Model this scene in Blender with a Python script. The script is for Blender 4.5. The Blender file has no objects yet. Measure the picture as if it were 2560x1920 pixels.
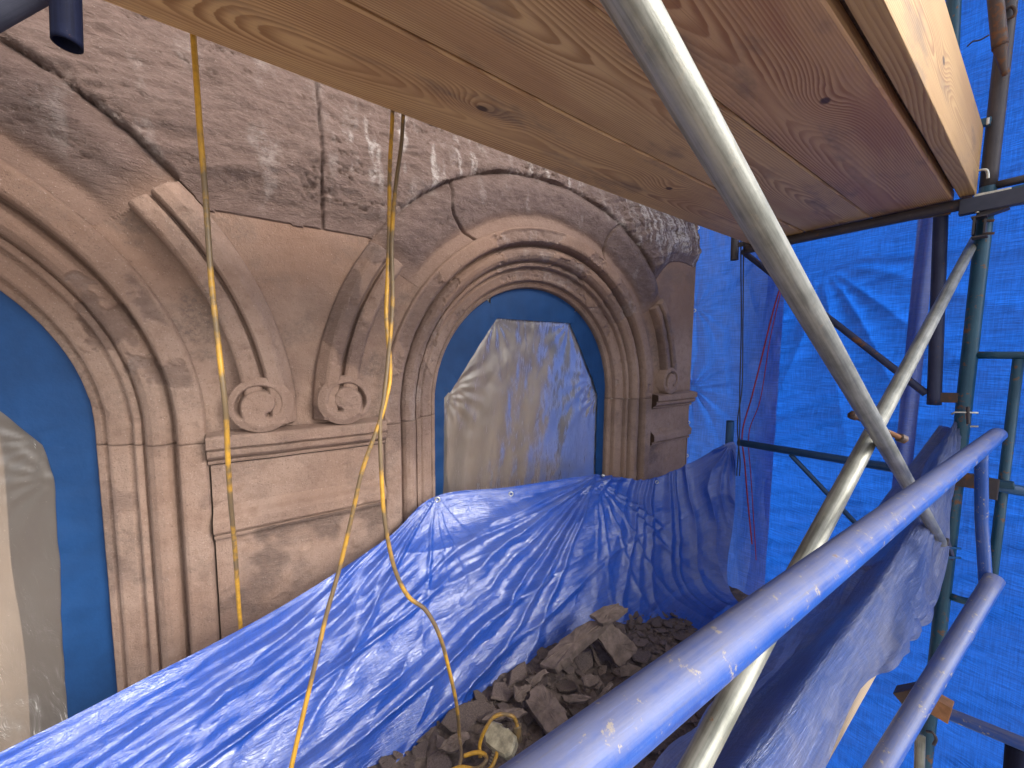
import bpy, math, random
import numpy as np
from mathutils import Vector, Matrix

# ------------------------------------------------------------------ camera, world, sun, exposure
scene = bpy.context.scene
C = scene.collection
D = 1.4            # metres from camera to the facade plane (facade plane is y = 0)
Z0 = 4.6           # camera height above the street
F = 922.0          # focal length in pixels of a 2560 wide frame
YAW = math.radians(55.6); PITCH = math.atan(76 / F); ROLL = 0.0086
fh = np.array([math.cos(YAW), math.sin(YAW), 0.0]); rh = np.array([math.sin(YAW), -math.cos(YAW), 0.0])
fwd = fh * math.cos(PITCH) + np.array([0, 0, -math.sin(PITCH)])
up0 = fh * math.sin(PITCH) + np.array([0, 0, math.cos(PITCH)])
camR = rh * math.cos(ROLL) + up0 * math.sin(ROLL)
camU = up0 * math.cos(ROLL) - rh * math.sin(ROLL)
CAMP = np.array([0.0, -D, Z0])
cam_d = bpy.data.cameras.new('camera'); cam = bpy.data.objects.new('camera', cam_d); C.objects.link(cam)
cam_d.sensor_width = 36; cam_d.lens = 36 * F / 2560; cam_d.clip_start = 0.02; cam_d.clip_end = 2000
cam.matrix_world = Matrix(((camR[0], camU[0], -fwd[0], CAMP[0]), (camR[1], camU[1], -fwd[1], CAMP[1]),
                           (camR[2], camU[2], -fwd[2], CAMP[2]), (0, 0, 0, 1)))
scene.camera = cam

SUN_DIR = Vector((0.42, -0.72, 0.50)).normalized()      # towards the sun
w = bpy.data.worlds.new('World'); scene.world = w; w.use_nodes = True
wn = w.node_tree; wn.nodes.clear()
sky = wn.nodes.new('ShaderNodeTexSky'); sky.sky_type = 'NISHITA'; sky.sun_disc = False
sky.sun_elevation = math.asin(SUN_DIR.z); sky.sun_rotation = math.atan2(SUN_DIR.x, SUN_DIR.y)
sky.air_density = 1.0; sky.dust_density = 3.0; sky.ozone_density = 1.0
hs = wn.nodes.new('ShaderNodeHueSaturation'); hs.inputs['Saturation'].default_value = 0.18
bg = wn.nodes.new('ShaderNodeBackground'); bg.inputs['Strength'].default_value = 0.15
wo = wn.nodes.new('ShaderNodeOutputWorld')
wn.links.new(sky.outputs[0], hs.inputs['Color']); wn.links.new(hs.outputs[0], bg.inputs['Color']); wn.links.new(bg.outputs[0], wo.inputs[0])
sun_d = bpy.data.lights.new('sun', 'SUN'); sun_d.energy = 1.5; sun_d.angle = math.radians(26); sun_d.color = (1, .93, .82)
sun = bpy.data.objects.new('sun', sun_d); C.objects.link(sun)
sun.rotation_euler = SUN_DIR.to_track_quat('Z', 'Y').to_euler(); sun.location = (6, -6, 14)
scene.view_settings.view_transform = 'Standard'; scene.view_settings.look = 'None'
scene.view_settings.gamma = 1; scene.view_settings.use_curve_mapping = False
scene.view_settings.exposure = 1.30

# ------------------------------------------------------------------ measuring helpers
def ray(px, py):
    return fwd + camR * ((px - 1280) / F) + camU * ((960 - py) / F)
def W(x, n, h):                       # along the wall, towards the wall, height above the lens -> world
    return np.array([x, n - D, Z0 + h])
def on_n(px, py, n):
    d = ray(px, py); return CAMP + d * (n / d[1])
def on_x(px, py, x):
    d = ray(px, py); return CAMP + d * (x / d[0])
def on_h(px, py, h):
    d = ray(px, py); return CAMP + d * (h / d[2])
def at_z(px, py, z):                  # at a depth along the viewing axis
    return CAMP + ray(px, py) * z

# ------------------------------------------------------------------ numpy noise
_rng = np.random.RandomState(7); _perm = np.tile(_rng.permutation(256), 3)
_g = _rng.normal(size=(256, 3)); _g /= np.linalg.norm(_g, axis=1)[:, None]
def perlin(x, y, z):
    x, y, z = np.broadcast_arrays(np.asarray(x, float), np.asarray(y, float), np.asarray(z, float))
    xi = np.floor(x).astype(int); yi = np.floor(y).astype(int); zi = np.floor(z).astype(int)
    xf = x - xi; yf = y - yi; zf = z - zi
    u = xf * xf * xf * (xf * (xf * 6 - 15) + 10); v = yf * yf * yf * (yf * (yf * 6 - 15) + 10); t = zf * zf * zf * (zf * (zf * 6 - 15) + 10)
    def gr(a, b, c):
        h = _perm[_perm[_perm[(xi + a) & 255] + ((yi + b) & 255)] + ((zi + c) & 255)]
        q = _g[h]; return q[..., 0] * (xf - a) + q[..., 1] * (yf - b) + q[..., 2] * (zf - c)
    def lp(a, b, k): return a + (b - a) * k
    return lp(lp(lp(gr(0, 0, 0), gr(1, 0, 0), u), lp(gr(0, 1, 0), gr(1, 1, 0), u), v),
              lp(lp(gr(0, 0, 1), gr(1, 0, 1), u), lp(gr(0, 1, 1), gr(1, 1, 1), u), v), t)
def fbm(x, y, z, o=4, gain=.5):
    s = 0; a = 1; f = 1
    for i in range(o):
        s = s + a * perlin(x * f + i * 17.3, y * f + i * 5.1, z * f + i * 9.7); a *= gain; f *= 2.03
    return s
def sstep(a, b, x):
    t = np.clip((x - a) / (b - a), 0, 1); return t * t * (3 - 2 * t)

# ------------------------------------------------------------------ materials
def MN(name):
    m = bpy.data.materials.new(name); m.use_nodes = True; m.node_tree.nodes.clear()
    return m, m.node_tree
def nd(nt, typ, props=None, **inp):
    n = nt.nodes.new(typ)
    for k, v in (props or {}).items(): setattr(n, k, v)
    for k, v in inp.items():
        key = k.replace('_', ' ')
        s = n.inputs[int(k[1:])] if (k[0] == 'i' and k[1:].isdigit()) else n.inputs[key]
        if isinstance(v, bpy.types.NodeSocket): nt.links.new(v, s)
        elif isinstance(v, (tuple, list)) and s.type == 'RGBA' and len(v) == 3: s.default_value = (*v, 1)
        else: s.default_value = v
    return n
def mth(nt, op, a, b=None, c=None, clamp=False):
    n = nt.nodes.new('ShaderNodeMath'); n.operation = op; n.use_clamp = clamp
    for i, v in enumerate((a, b, c)):
        if v is None: continue
        if isinstance(v, bpy.types.NodeSocket): nt.links.new(v, n.inputs[i])
        else: n.inputs[i].default_value = v
    return n.outputs[0]
def mix(nt, f, a, b):
    n = nt.nodes.new('ShaderNodeMix'); n.data_type = 'RGBA'
    for s, v in ((n.inputs[0], f), (n.inputs[6], a), (n.inputs[7], b)):
        if isinstance(v, bpy.types.NodeSocket): nt.links.new(v, s)
        else: s.default_value = v if not isinstance(v, (tuple, list)) else (*v, 1)
    return n.outputs[2]
def ramp(nt, f, a, b):                # smooth 0..1 between a and b
    n = nt.nodes.new('ShaderNodeMapRange'); n.interpolation_type = 'SMOOTHSTEP'
    nt.links.new(f, n.inputs[0]); n.inputs[1].default_value = a; n.inputs[2].default_value = b
    return n.outputs[0]
def noise(nt, vec, scale, detail=4, rough=.55, dist=0.0):
    return nd(nt, 'ShaderNodeTexNoise', None, Vector=vec, Scale=scale, Detail=detail, Roughness=rough, Distortion=dist).outputs[0]
def mapping(nt, vec, scale=(1, 1, 1), rot=(0, 0, 0), loc=(0, 0, 0)):
    return nd(nt, 'ShaderNodeMapping', None, Vector=vec, Scale=scale, Rotation=rot, Location=loc).outputs[0]
def out(nt, sh): nt.links.new(sh, nd(nt, 'ShaderNodeOutputMaterial').inputs[0])
def pos(nt): return nd(nt, 'ShaderNodeNewGeometry').outputs['Position']
def objc(nt): return nd(nt, 'ShaderNodeTexCoord').outputs['Object']
def bump(nt, h, strength, dist, normal=None):
    b = nd(nt, 'ShaderNodeBump', None, Height=h, Strength=strength, Distance=dist)
    if normal: nt.links.new(normal, b.inputs['Normal'])
    return b.outputs[0]
def princ(nt, **k):
    return nd(nt, 'ShaderNodeBsdfPrincipled', None, **k)
def attr(nt, name): return nd(nt, 'ShaderNodeAttribute', {'attribute_name': name}).outputs['Fac']

def stone_material():
    m, nt = MN('brownstone'); p = pos(nt)
    ro = attr(nt, 'rough'); pale = attr(nt, 'pale'); soot = attr(nt, 'soot')  # soot carries sooty blotches and also darker grooves and creases
    n1 = noise(nt, p, 3.2, 5, .6); n2 = noise(nt, p, 26, 5, .65); n3 = noise(nt, p, 230, 3, .7); n4 = noise(nt, p, 90, 4, .7)
    c = mix(nt, ramp(nt, n1, .32, .68), (.235, .150, .112), (.290, .200, .156))
    c = mix(nt, mth(nt, 'MULTIPLY', ramp(nt, n2, .44, .70), .55), c, (.19, .115, .082))
    # stripped stone: darker, purple, strata along x
    ps = mapping(nt, p, (2, 1, 5), (0, .35, 0)); ns = noise(nt, ps, 9, 8, .72, .4)
    cr = mix(nt, ramp(nt, ns, .35, .68), (.125, .076, .062), (.200, .132, .112))
    cr = mix(nt, mth(nt, 'MULTIPLY', ramp(nt, n4, .62, .74), .5), cr, (.42, .34, .30))
    c = mix(nt, attr(nt, 'upper_brown'), c, (.165, .088, .056))  # smooth stone mixed to a darker brown higher up
    c = mix(nt, ro, c, cr)
    c = mix(nt, mth(nt, 'MULTIPLY', soot, ramp(nt, n4, .25, .75)), c, (.105, .075, .062))
    c = mix(nt, mth(nt, 'MULTIPLY', pale, ramp(nt, mth(nt, 'ADD', mth(nt, 'MULTIPLY', n4, .5), mth(nt, 'MULTIPLY', n2, .5)), .38, .60)), c, (.50, .44, .41))
    c = mix(nt, mth(nt, 'MULTIPLY', ramp(nt, n3, .62, .72), .6), c, (.46, .37, .32))     # sparkling grains
    c = mix(nt, mth(nt, 'MULTIPLY', ramp(nt, n3, .42, .28), .75), c, (.08, .05, .038))
    h = mth(nt, 'ADD', mth(nt, 'MULTIPLY', n3, .5), mth(nt, 'MULTIPLY', n4, .8))
    h2 = mth(nt, 'ADD', h, mth(nt, 'MULTIPLY', mth(nt, 'MULTIPLY', noise(nt, mapping(nt, p, (1, 1, 3.2), (0, .45, 0)), 42, 7, .74, .9), ro), 6.0))
    rg = mth(nt, 'SUBTRACT', .88, mth(nt, 'MULTIPLY', ro, .36))
    b = princ(nt, Base_Color=c, Roughness=rg, Normal=bump(nt, h2, .75, .0055))
    out(nt, b.outputs[0]); return m

def tarp_material(name, base, transl, tcol, dust=.15, rough=.36, crinkle=1.0, coat=.0, wvar=.12):
    m, nt = MN(name); p = pos(nt); uv = nd(nt, 'ShaderNodeTexCoord').outputs['UV']
    n1 = noise(nt, p, 4, 5, .6); n2 = noise(nt, p, 30, 5, .65)
    wv = noise(nt, mapping(nt, uv, (9, 260, 1)), 1, 3, .6); wu = noise(nt, mapping(nt, uv, (260, 9, 1)), 1, 3, .6)
    wk = mth(nt, 'ADD', mth(nt, 'MULTIPLY', wv, .6), mth(nt, 'MULTIPLY', wu, .4))
    c = mix(nt, ramp(nt, wk, .38, .64), tuple(v * (1 - wvar) for v in base), tuple(min(1, v * (1 + wvar)) for v in base))
    d = mth(nt, 'MULTIPLY', ramp(nt, mth(nt, 'ADD', mth(nt, 'MULTIPLY', n1, .7), mth(nt, 'MULTIPLY', n2, .3)), .40, .70), dust)
    c = mix(nt, d, c, (.34, .33, .38))
    ca = noise(nt, mapping(nt, uv, (5, 26, 1), (0, 0, .30)), 1, 5, .62, 1.3)
    cb = noise(nt, mapping(nt, uv, (16, 70, 1), (0, 0, .55)), 1, 4, .6, 1.6)
    cc = noise(nt, mapping(nt, uv, (60, 60, 1)), 1, 4, .62, 1.0)
    def rdg(v, w_): return mth(nt, 'POWER', mth(nt, 'SUBTRACT', 1.0, mth(nt, 'ABSOLUTE', mth(nt, 'MULTIPLY', mth(nt, 'SUBTRACT', v, .5), w_), None, True)), 1.6)
    h = mth(nt, 'ADD', mth(nt, 'MULTIPLY', rdg(ca, 5.0), .8), mth(nt, 'ADD', mth(nt, 'MULTIPLY', rdg(cb, 5.0), .55), mth(nt, 'MULTIPLY', cc, .45)))
    h = mth(nt, 'ADD', h, mth(nt, 'MULTIPLY', wk, .25))
    nrm = bump(nt, h, .42 * crinkle, .0030)
    b = princ(nt, Base_Color=c, Roughness=mth(nt, 'ADD', rough, mth(nt, 'MULTIPLY', d, .5)), Normal=nrm)
    b.inputs['Specular IOR Level'].default_value = .7
    b.inputs['Coat Weight'].default_value = coat; b.inputs['Coat Roughness'].default_value = .19
    nt.links.new(nrm, b.inputs['Coat Normal'])
    tc = mix(nt, ramp(nt, wk, .36, .64), tuple(v * .55 for v in tcol), tuple(v * 1.12 for v in tcol))
    t = nd(nt, 'ShaderNodeBsdfTranslucent', None, Color=tc, Normal=nrm)
    s = nd(nt, 'ShaderNodeMixShader', None, Fac=transl); nt.links.new(b.outputs[0], s.inputs[1]); nt.links.new(t.outputs[0], s.inputs[2])
    out(nt, s.outputs[0]); return m

def wood_material(name, light, dark, y0, z0, knots, seed, freq=170., tint=(.40, .20, .12), stain=None):
    m, nt = MN(name); o = objc(nt)
    sx = nd(nt, 'ShaderNodeSeparateXYZ', None, Vector=o)
    x, y, z = sx.outputs
    lo = noise(nt, mapping(nt, o, (.75, 1.2, 1.2), loc=(seed, 0, 0)), 1, 2, .5)
    lo2 = noise(nt, mapping(nt, o, (.6, 1.2, 1.2), loc=(seed, 7, 0)), 1, 2, .5)
    yy = mth(nt, 'ADD', mth(nt, 'SUBTRACT', y, y0), mth(nt, 'MULTIPLY', mth(nt, 'SUBTRACT', lo, .5), .065))
    zz = mth(nt, 'ADD', mth(nt, 'SUBTRACT', z, z0), mth(nt, 'MULTIPLY', mth(nt, 'SUBTRACT', lo2, .5), .11))
    kmask = None
    ax = 1 if not name.startswith('toe') else 2
    cross = y if ax == 1 else z
    for (xk, ck, sk, ak) in knots:
        dx = mth(nt, 'DIVIDE', mth(nt, 'SUBTRACT', x, xk), sk * 2.4); dy = mth(nt, 'DIVIDE', mth(nt, 'SUBTRACT', cross, ck), sk)
        q = mth(nt, 'ADD', mth(nt, 'MULTIPLY', dx, dx), mth(nt, 'MULTIPLY', dy, dy))
        g = mth(nt, 'POWER', 2.718, mth(nt, 'MULTIPLY', q, -1.0))
        zz = mth(nt, 'ADD', zz, mth(nt, 'MULTIPLY', g, ak)) if ax == 1 else zz
        if ax == 2: yy = mth(nt, 'ADD', yy, mth(nt, 'MULTIPLY', g, ak))
        q2 = mth(nt, 'ADD', mth(nt, 'POWER', mth(nt, 'DIVIDE', mth(nt, 'SUBTRACT', x, xk), .017), 2), mth(nt, 'POWER', mth(nt, 'DIVIDE', mth(nt, 'SUBTRACT', cross, ck), .010), 2))
        gk = ramp(nt, q2, 1.3, .3)
        kmask = gk if kmask is None else mth(nt, 'MAXIMUM', kmask, gk)
    r = mth(nt, 'SQRT', mth(nt, 'ADD', mth(nt, 'MULTIPLY', yy, yy), mth(nt, 'MULTIPLY', zz, zz)))
    wob = noise(nt, mapping(nt, o, (3, 22, 22), loc=(seed, 3, 1)), 1, 3, .6)
    r = mth(nt, 'ADD', r, mth(nt, 'MULTIPLY', wob, .006))
    fr = mth(nt, 'FRACT', mth(nt, 'MULTIPLY', r, freq))
    ring = mth(nt, 'MULTIPLY', ramp(nt, fr, .15, .80), ramp(nt, fr, 1.0, .88))
    fib = noise(nt, mapping(nt, o, (5, 420, 420), loc=(seed, 0, 0)), 1, 3, .6)
    big = noise(nt, mapping(nt, o, (1.4, 7, 7), loc=(seed, 9, 2)), 1, 3, .55)
    rv = ramp(nt, noise(nt, mapping(nt, o, (1.5, 14, 14), loc=(seed, 5, 5)), 1, 3, .6), .30, .70)
    c = mix(nt, mth(nt, 'MULTIPLY', ring, mth(nt, 'ADD', .30, mth(nt, 'MULTIPLY', rv, .62))), light, dark)
    c = mix(nt, mth(nt, 'MULTIPLY', ramp(nt, big, .50, .66), .45), c, tint)
    c = mix(nt, mth(nt, 'MULTIPLY', ramp(nt, fib, .52, .74), .30), c, tuple(v * .5 for v in dark))
    grime = noise(nt, mapping(nt, o, (3, 9, 9), loc=(seed, 4, 4)), 1, 5, .65)
    c = mix(nt, mth(nt, 'MULTIPLY', ramp(nt, grime, .51, .72), .62), c, (.12, .09, .07))
    if kmask is not None: c = mix(nt, mth(nt, 'MULTIPLY', kmask, .9), c, (.05, .022, .014))
    h = mth(nt, 'ADD', mth(nt, 'MULTIPLY', ring, .5), mth(nt, 'MULTIPLY', fib, .6))
    b = princ(nt, Base_Color=c, Roughness=.62, Normal=bump(nt, h, .35, .0012))
    out(nt, b.outputs[0]); return m

def tube_material(name, paint, paint2, rust=.2, dust=0., metal=0., rough=.45, dustcol=(.20, .175, .150), grain=0, spec=.5, chips=.0):
    m, nt = MN(name); o = objc(nt); p = pos(nt)
    n1 = noise(nt, o, 9, 5, .65); n2 = noise(nt, o, 42, 5, .7); n3 = noise(nt, o, 160, 4, .7)
    uvc = nd(nt, 'ShaderNodeTexCoord').outputs['UV']
    sk = noise(nt, mapping(nt, uvc, (7, 170, 1)), 1, 4, .65); sk2 = noise(nt, mapping(nt, uvc, (28, 420, 1)), 1, 3, .65)
    c = mix(nt, ramp(nt, mth(nt, 'ADD', mth(nt, 'MULTIPLY', n1, .5), mth(nt, 'MULTIPLY', sk, .5)), .34, .66), paint, paint2)
    c = mix(nt, mth(nt, 'MULTIPLY', ramp(nt, sk, .56, .70), .40), c, tuple(v * .45 for v in paint))
    c = mix(nt, mth(nt, 'MULTIPLY', ramp(nt, sk2, .62, .72), .40), c, tuple(min(.8, v * 1.7 + .02) for v in paint2))
    chip = mth(nt, 'MULTIPLY', ramp(nt, mth(nt, 'ADD', mth(nt, 'MULTIPLY', n2, .6), mth(nt, 'MULTIPLY', n3, .4)), .575, .625), chips)
    c = mix(nt, chip, c, (.34, .29, .22))
    rm = ramp(nt, mth(nt, 'ADD', mth(nt, 'MULTIPLY', n1, .45), mth(nt, 'MULTIPLY', n2, .55)), .66 - rust * .32, .70 - rust * .28)
    rc = mix(nt, n2, (.10, .04, .018), (.21, .095, .045))
    c = mix(nt, mth(nt, 'MULTIPLY', rm, .9), c, rc)
    rg = mth(nt, 'ADD', rough, mth(nt, 'MULTIPLY', rm, .35))
    if dust > 0:
        nz = nd(nt, 'ShaderNodeSeparateXYZ', None, Vector=nd(nt, 'ShaderNodeNewGeometry').outputs['Normal']).outputs[2]
        dm = mth(nt, 'MULTIPLY', ramp(nt, mth(nt, 'ADD', nz, mth(nt, 'MULTIPLY', mth(nt, 'SUBTRACT', mth(nt, 'ADD', mth(nt, 'MULTIPLY', n2, .4), mth(nt, 'MULTIPLY', sk, .6)), .5), 2.6)), -.1, 1.2), dust)
        dm = mth(nt, 'MAXIMUM', dm, mth(nt, 'MULTIPLY', ramp(nt, mth(nt, 'ADD', mth(nt, 'MULTIPLY', n1, .5), mth(nt, 'MULTIPLY', sk2, .5)), .56, .64), dust * .8))
        c = mix(nt, dm, c, dustcol); rg = mth(nt, 'ADD', rg, mth(nt, 'MULTIPLY', dm, .4))
    h = mth(nt, 'ADD', mth(nt, 'MULTIPLY', n2, .6), mth(nt, 'ADD', mth(nt, 'MULTIPLY', n3, .5), mth(nt, 'MULTIPLY', sk, .6)))
    b = princ(nt, Base_Color=c, Roughness=rg, Metallic=mth(nt, 'MULTIPLY', mth(nt, 'SUBTRACT', 1.0, rm), metal), Normal=bump(nt, h, .3, .0018))
    b.inputs['Specular IOR Level'].default_value = spec
    out(nt, b.outputs[0]); return m

def plain(name, col, rough=.6, metal=0., var=.35, scale=30., bumpd=.001):
    m, nt = MN(name); o = objc(nt); n = noise(nt, o, scale, 5, .65); n2 = noise(nt, o, scale * 5, 3, .7)
    c = mix(nt, ramp(nt, n, .3, .7), tuple(v * (1 - var) for v in col), tuple(min(1, v * (1 + var)) for v in col))
    b = princ(nt, Base_Color=c, Roughness=rough, Metallic=metal, Normal=bump(nt, mth(nt, 'ADD', n, n2), .4, bumpd))
    out(nt, b.outputs[0]); return m

def cord_material(name, col=(.56, .30, .03), dirt=.62):
    m, nt = MN(name); o = objc(nt)
    n1 = noise(nt, mapping(nt, o, (1, 1, 1)), 5.5, 3, .6); n2 = noise(nt, o, 60, 4, .65)
    d = ramp(nt, mth(nt, 'ADD', mth(nt, 'MULTIPLY', n1, .8), mth(nt, 'MULTIPLY', n2, .2)), .56 - dirt * .18, .62 - dirt * .14)
    c = mix(nt, ramp(nt, n2, .35, .65), tuple(v * .72 for v in col), col)
    c = mix(nt, mth(nt, 'MULTIPLY', d, .85), c, (.085, .07, .055))
    out(nt, princ(nt, Base_Color=c, Roughness=.5, Normal=bump(nt, n2, .3, .001)).outputs[0]); return m

def plastic_material():
    m, nt = MN('clear_plastic'); p = pos(nt)
    big = noise(nt, mapping(nt, p, (6, 6, 1.6), (0, .6, 0)), 1, 4, .55, .5)
    cr = noise(nt, mapping(nt, p, (26, 26, 9), (0, .6, 0)), 1, 4, .6, 1.2); fine = noise(nt, p, 170, 3, .6, .8)
    h = mth(nt, 'ADD', mth(nt, 'MULTIPLY', big, 1.6), mth(nt, 'MULTIPLY', cr, .30))
    nrm = bump(nt, h, .6, .010)
    spk = ramp(nt, fine, .66, .74)
    tr = nd(nt, 'ShaderNodeBsdfTransparent', None, Color=(.95, .95, .96))
    df = nd(nt, 'ShaderNodeBsdfDiffuse', None, Color=(.27, .225, .195), Normal=nrm)
    tl = nd(nt, 'ShaderNodeBsdfTranslucent', None, Color=(.4, .37, .34), Normal=nrm)
    a = nd(nt, 'ShaderNodeMixShader', None, Fac=.3); nt.links.new(df.outputs[0], a.inputs[1]); nt.links.new(tl.outputs[0], a.inputs[2])
    milk = mth(nt, 'ADD', .44, mth(nt, 'MULTIPLY', spk, .35))
    bmix = nd(nt, 'ShaderNodeMixShader', None, Fac=milk); nt.links.new(tr.outputs[0], bmix.inputs[1]); nt.links.new(a.outputs[0], bmix.inputs[2])
    gl = nd(nt, 'ShaderNodeBsdfGlossy', None, Color=(1, 1, 1), Roughness=.32, Normal=nrm)
    fr = nd(nt, 'ShaderNodeFresnel', None, IOR=1.5, Normal=nrm)
    g = nd(nt, 'ShaderNodeMixShader', None, Fac=mth(nt, 'ADD', mth(nt, 'MULTIPLY', fr.outputs[0], .75), .03))
    nt.links.new(bmix.outputs[0], g.inputs[1]); nt.links.new(gl.outputs[0], g.inputs[2])
    out(nt, g.outputs[0]); return m

M = {}
M['stone'] = stone_material()
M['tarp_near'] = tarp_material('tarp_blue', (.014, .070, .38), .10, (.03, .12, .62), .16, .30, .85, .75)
M['tarp_side'] = tarp_material('tarp_side_blue', (.045, .115, .48), .45, (.035, .16, .66), .22, .34, 1.3, .5, .2)
M['tarp_far'] = tarp_material('tarp_backdrop_blue', (.016, .075, .36), .62, (.010, .105, .53), .05, .42, 1.6, 0, .3)
M['tarp_dusty'] = tarp_material('tarp_dusty_blue', (.060, .110, .34), .34, (.10, .16, .46), .60, .30, 1.5, 1.0)
M['tape'] = plain('masking_film_blue', (.007, .042, .135), .55, 0, .14, 7, .003)
for n_ in M['tape'].node_tree.nodes:
    if n_.type == 'BSDF_PRINCIPLED': n_.inputs['Specular IOR Level'].default_value = .22
M['plastic'] = plastic_material()
M['galv'] = tube_material('galvanised_steel', (.33, .33, .295), (.12, .125, .105), .05, .0, .35, .46, chips=.25)
M['grey_tube'] = tube_material('grey_paint', (.05, .055, .08), (.08, .085, .12), .05, .15, .1, .65, spec=.2)
M['blue_tube'] = tube_material('dusty_blue_paint', (.009, .050, .25), (.020, .085, .36), .10, .55, 0, .36, spec=.35, chips=.8)
M['navy_tube'] = tube_material('navy_paint', (.003, .004, .014), (.006, .009, .030), .16, .02, .0, .7, spec=.12)
M['bracket_tube'] = tube_material('bracket_paint', (.020, .026, .065), (.035, .042, .095), .30, .08, .0, .5, spec=.3)
M['teal_tube'] = tube_material('teal_paint', (.007, .046, .088), (.013, .078, .135), .30, .12, .1, .42)
M['ledger'] = tube_material('blue_paint', (.012, .055, .13), (.02, .08, .20), .12, .08, .1, .4)
M['rust'] = tube_material('rusted_steel', (.055, .04, .04), (.10, .06, .045), .55, .05, .2, .6)
M['dark_steel'] = tube_material('dark_steel', (.04, .035, .045), (.07, .06, .065), .30, .10, .2, .55)
M['zinc'] = plain('zinc_fitting', (.55, .54, .50), .35, .6, .25, 60)
M['black'] = plain('black_cable', (.02, .02, .024), .5)
M['red'] = plain('red_string', (.20, .012, .035), .7)
M['cord'] = cord_material('yellow_cord')
M['plug'] = plain('grimy_plug_plastic', (.33, .29, .20), .5, 0, .45, 35)
M['shard'] = plain('broken_brownstone', (.150, .112, .096), .92, 0, .34, 26, .0022)
M['shard2'] = plain('broken_brownstone_dark', (.118, .088, .075), .92, 0, .34, 26, .0022)
M['rubble'] = plain('brownstone_dust', (.115, .086, .074), .95, 0, .45, 40, .006)
M['grommet'] = plain('grommet_brass', (.60, .60, .58), .3, .8, .15, 80)
M['paint'] = plain('cream_paint', (.50, .40, .28), .6, 0, .1, 8)
M['curtain'] = plain('beige_curtain', (.50, .37, .26), .85, 0, .12, 6)
M['room'] = plain('dark_room', (.025, .025, .03), .8)
M['ground'] = plain('concrete_paving', (.28, .265, .25), .9, 0, .2, 2)
M['blockwall'] = plain('plain_brownstone', (.24, .16, .12), .9, 0, .2, 4)

# ------------------------------------------------------------------ mesh helpers
def tag(o, label=None, cat=None, group=None, kind=None):
    if label: o['label'] = label
    if cat: o['category'] = cat
    if group: o['group'] = group
    if kind: o['kind'] = kind
    return o
def world_loc(o):
    v = Vector((0, 0, 0))
    while o is not None: v = v + o.location; o = o.parent
    return np.array(v)
def thing(name, base, label, cat, group=None):
    o = bpy.data.objects.new(name, None); C.objects.link(o); o.location = tuple(base); o.empty_display_size = .05
    return tag(o, label, cat, group)
def add_obj(name, V, faces, m, parent=None, origin=None, smooth=True, uv=None, attrs=None):
    V = np.asarray(V, float)
    if origin is None:
        lo, hi = V.min(0), V.max(0); origin = np.array([(lo[0] + hi[0]) / 2, (lo[1] + hi[1]) / 2, lo[2]])
    origin = np.asarray(origin, float); V = V - origin
    me = bpy.data.meshes.new(name)
    if isinstance(faces, np.ndarray) and faces.ndim == 2:
        k = faces.shape[1]; nf = len(faces)
        me.vertices.add(len(V)); me.vertices.foreach_set('co', V.astype(np.float32).ravel())
        me.loops.add(nf * k); me.loops.foreach_set('vertex_index', faces.astype(np.int32).ravel())
        me.polygons.add(nf); me.polygons.foreach_set('loop_start', np.arange(0, nf * k, k, dtype=np.int32))
        if smooth: me.polygons.foreach_set('use_smooth', np.ones(nf, bool))
        me.update(calc_edges=True)
    else:
        me.from_pydata([tuple(v) for v in V], [], [tuple(f) for f in faces])
        if smooth:
            for q in me.polygons: q.use_smooth = True
        me.update()
    if uv is not None:
        ul = me.uv_layers.new(name='UVMap'); li = np.empty(len(me.loops), np.int32); me.loops.foreach_get('vertex_index', li)
        ul.data.foreach_set('uv', np.asarray(uv, np.float32)[li].ravel())
    for k, a in (attrs or {}).items():
        at = me.attributes.new(k, 'FLOAT', 'POINT'); at.data.foreach_set('value', np.asarray(a, np.float32).ravel())
    me.materials.append(m)
    o = bpy.data.objects.new(name, me); C.objects.link(o)
    if parent is not None:
        o.parent = parent; o.location = tuple(origin - world_loc(parent))
    else: o.location = tuple(origin)
    return o
def grid_faces(m, n, closed=False, flip=False):
    i, j = np.meshgrid(np.arange(m - 1), np.arange(n if closed else n - 1), indexing='ij')
    j2 = (j + 1) % n
    a = i * n + j; b = i * n + j2; c = (i + 1) * n + j2; d = (i + 1) * n + j
    q = np.stack([a, b, c, d], -1).reshape(-1, 4)
    return q[:, ::-1].copy() if flip else q
def grid_obj(name, P, m, parent=None, keep=None, attrs=None, flip=False, uv=None, origin=None):
    mm, nn = P.shape[:2]; f = grid_faces(mm, nn, flip=flip); V = P.reshape(-1, 3)
    at = {k: np.broadcast_to(a, (mm, nn)).reshape(-1) for k, a in (attrs or {}).items()}
    uvv = uv.reshape(-1, 2) if uv is not None else None
    if keep is not None:
        f = f[keep.reshape(-1)]
        used = np.unique(f); mp = np.full(len(V), -1); mp[used] = np.arange(len(used)); f = mp[f]; V = V[used]
        at = {k: a[used] for k, a in at.items()}
        if uvv is not None: uvv = uvv[used]
    return add_obj(name, V, f, m, parent, origin, True, uvv, at)
def frames(P):
    T = np.gradient(P, axis=0); T /= np.linalg.norm(T, axis=1)[:, None]
    r = np.array([0, 0, 1.0]) if abs(T[0][2]) < .9 else np.array([1.0, 0, 0])
    A = np.cross(T[0], r); A /= np.linalg.norm(A); As = []
    for t in T:
        A = A - t * A.dot(t); A /= np.linalg.norm(A); As.append(A.copy())
    As = np.array(As); return T, As, np.cross(T, As)
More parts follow.
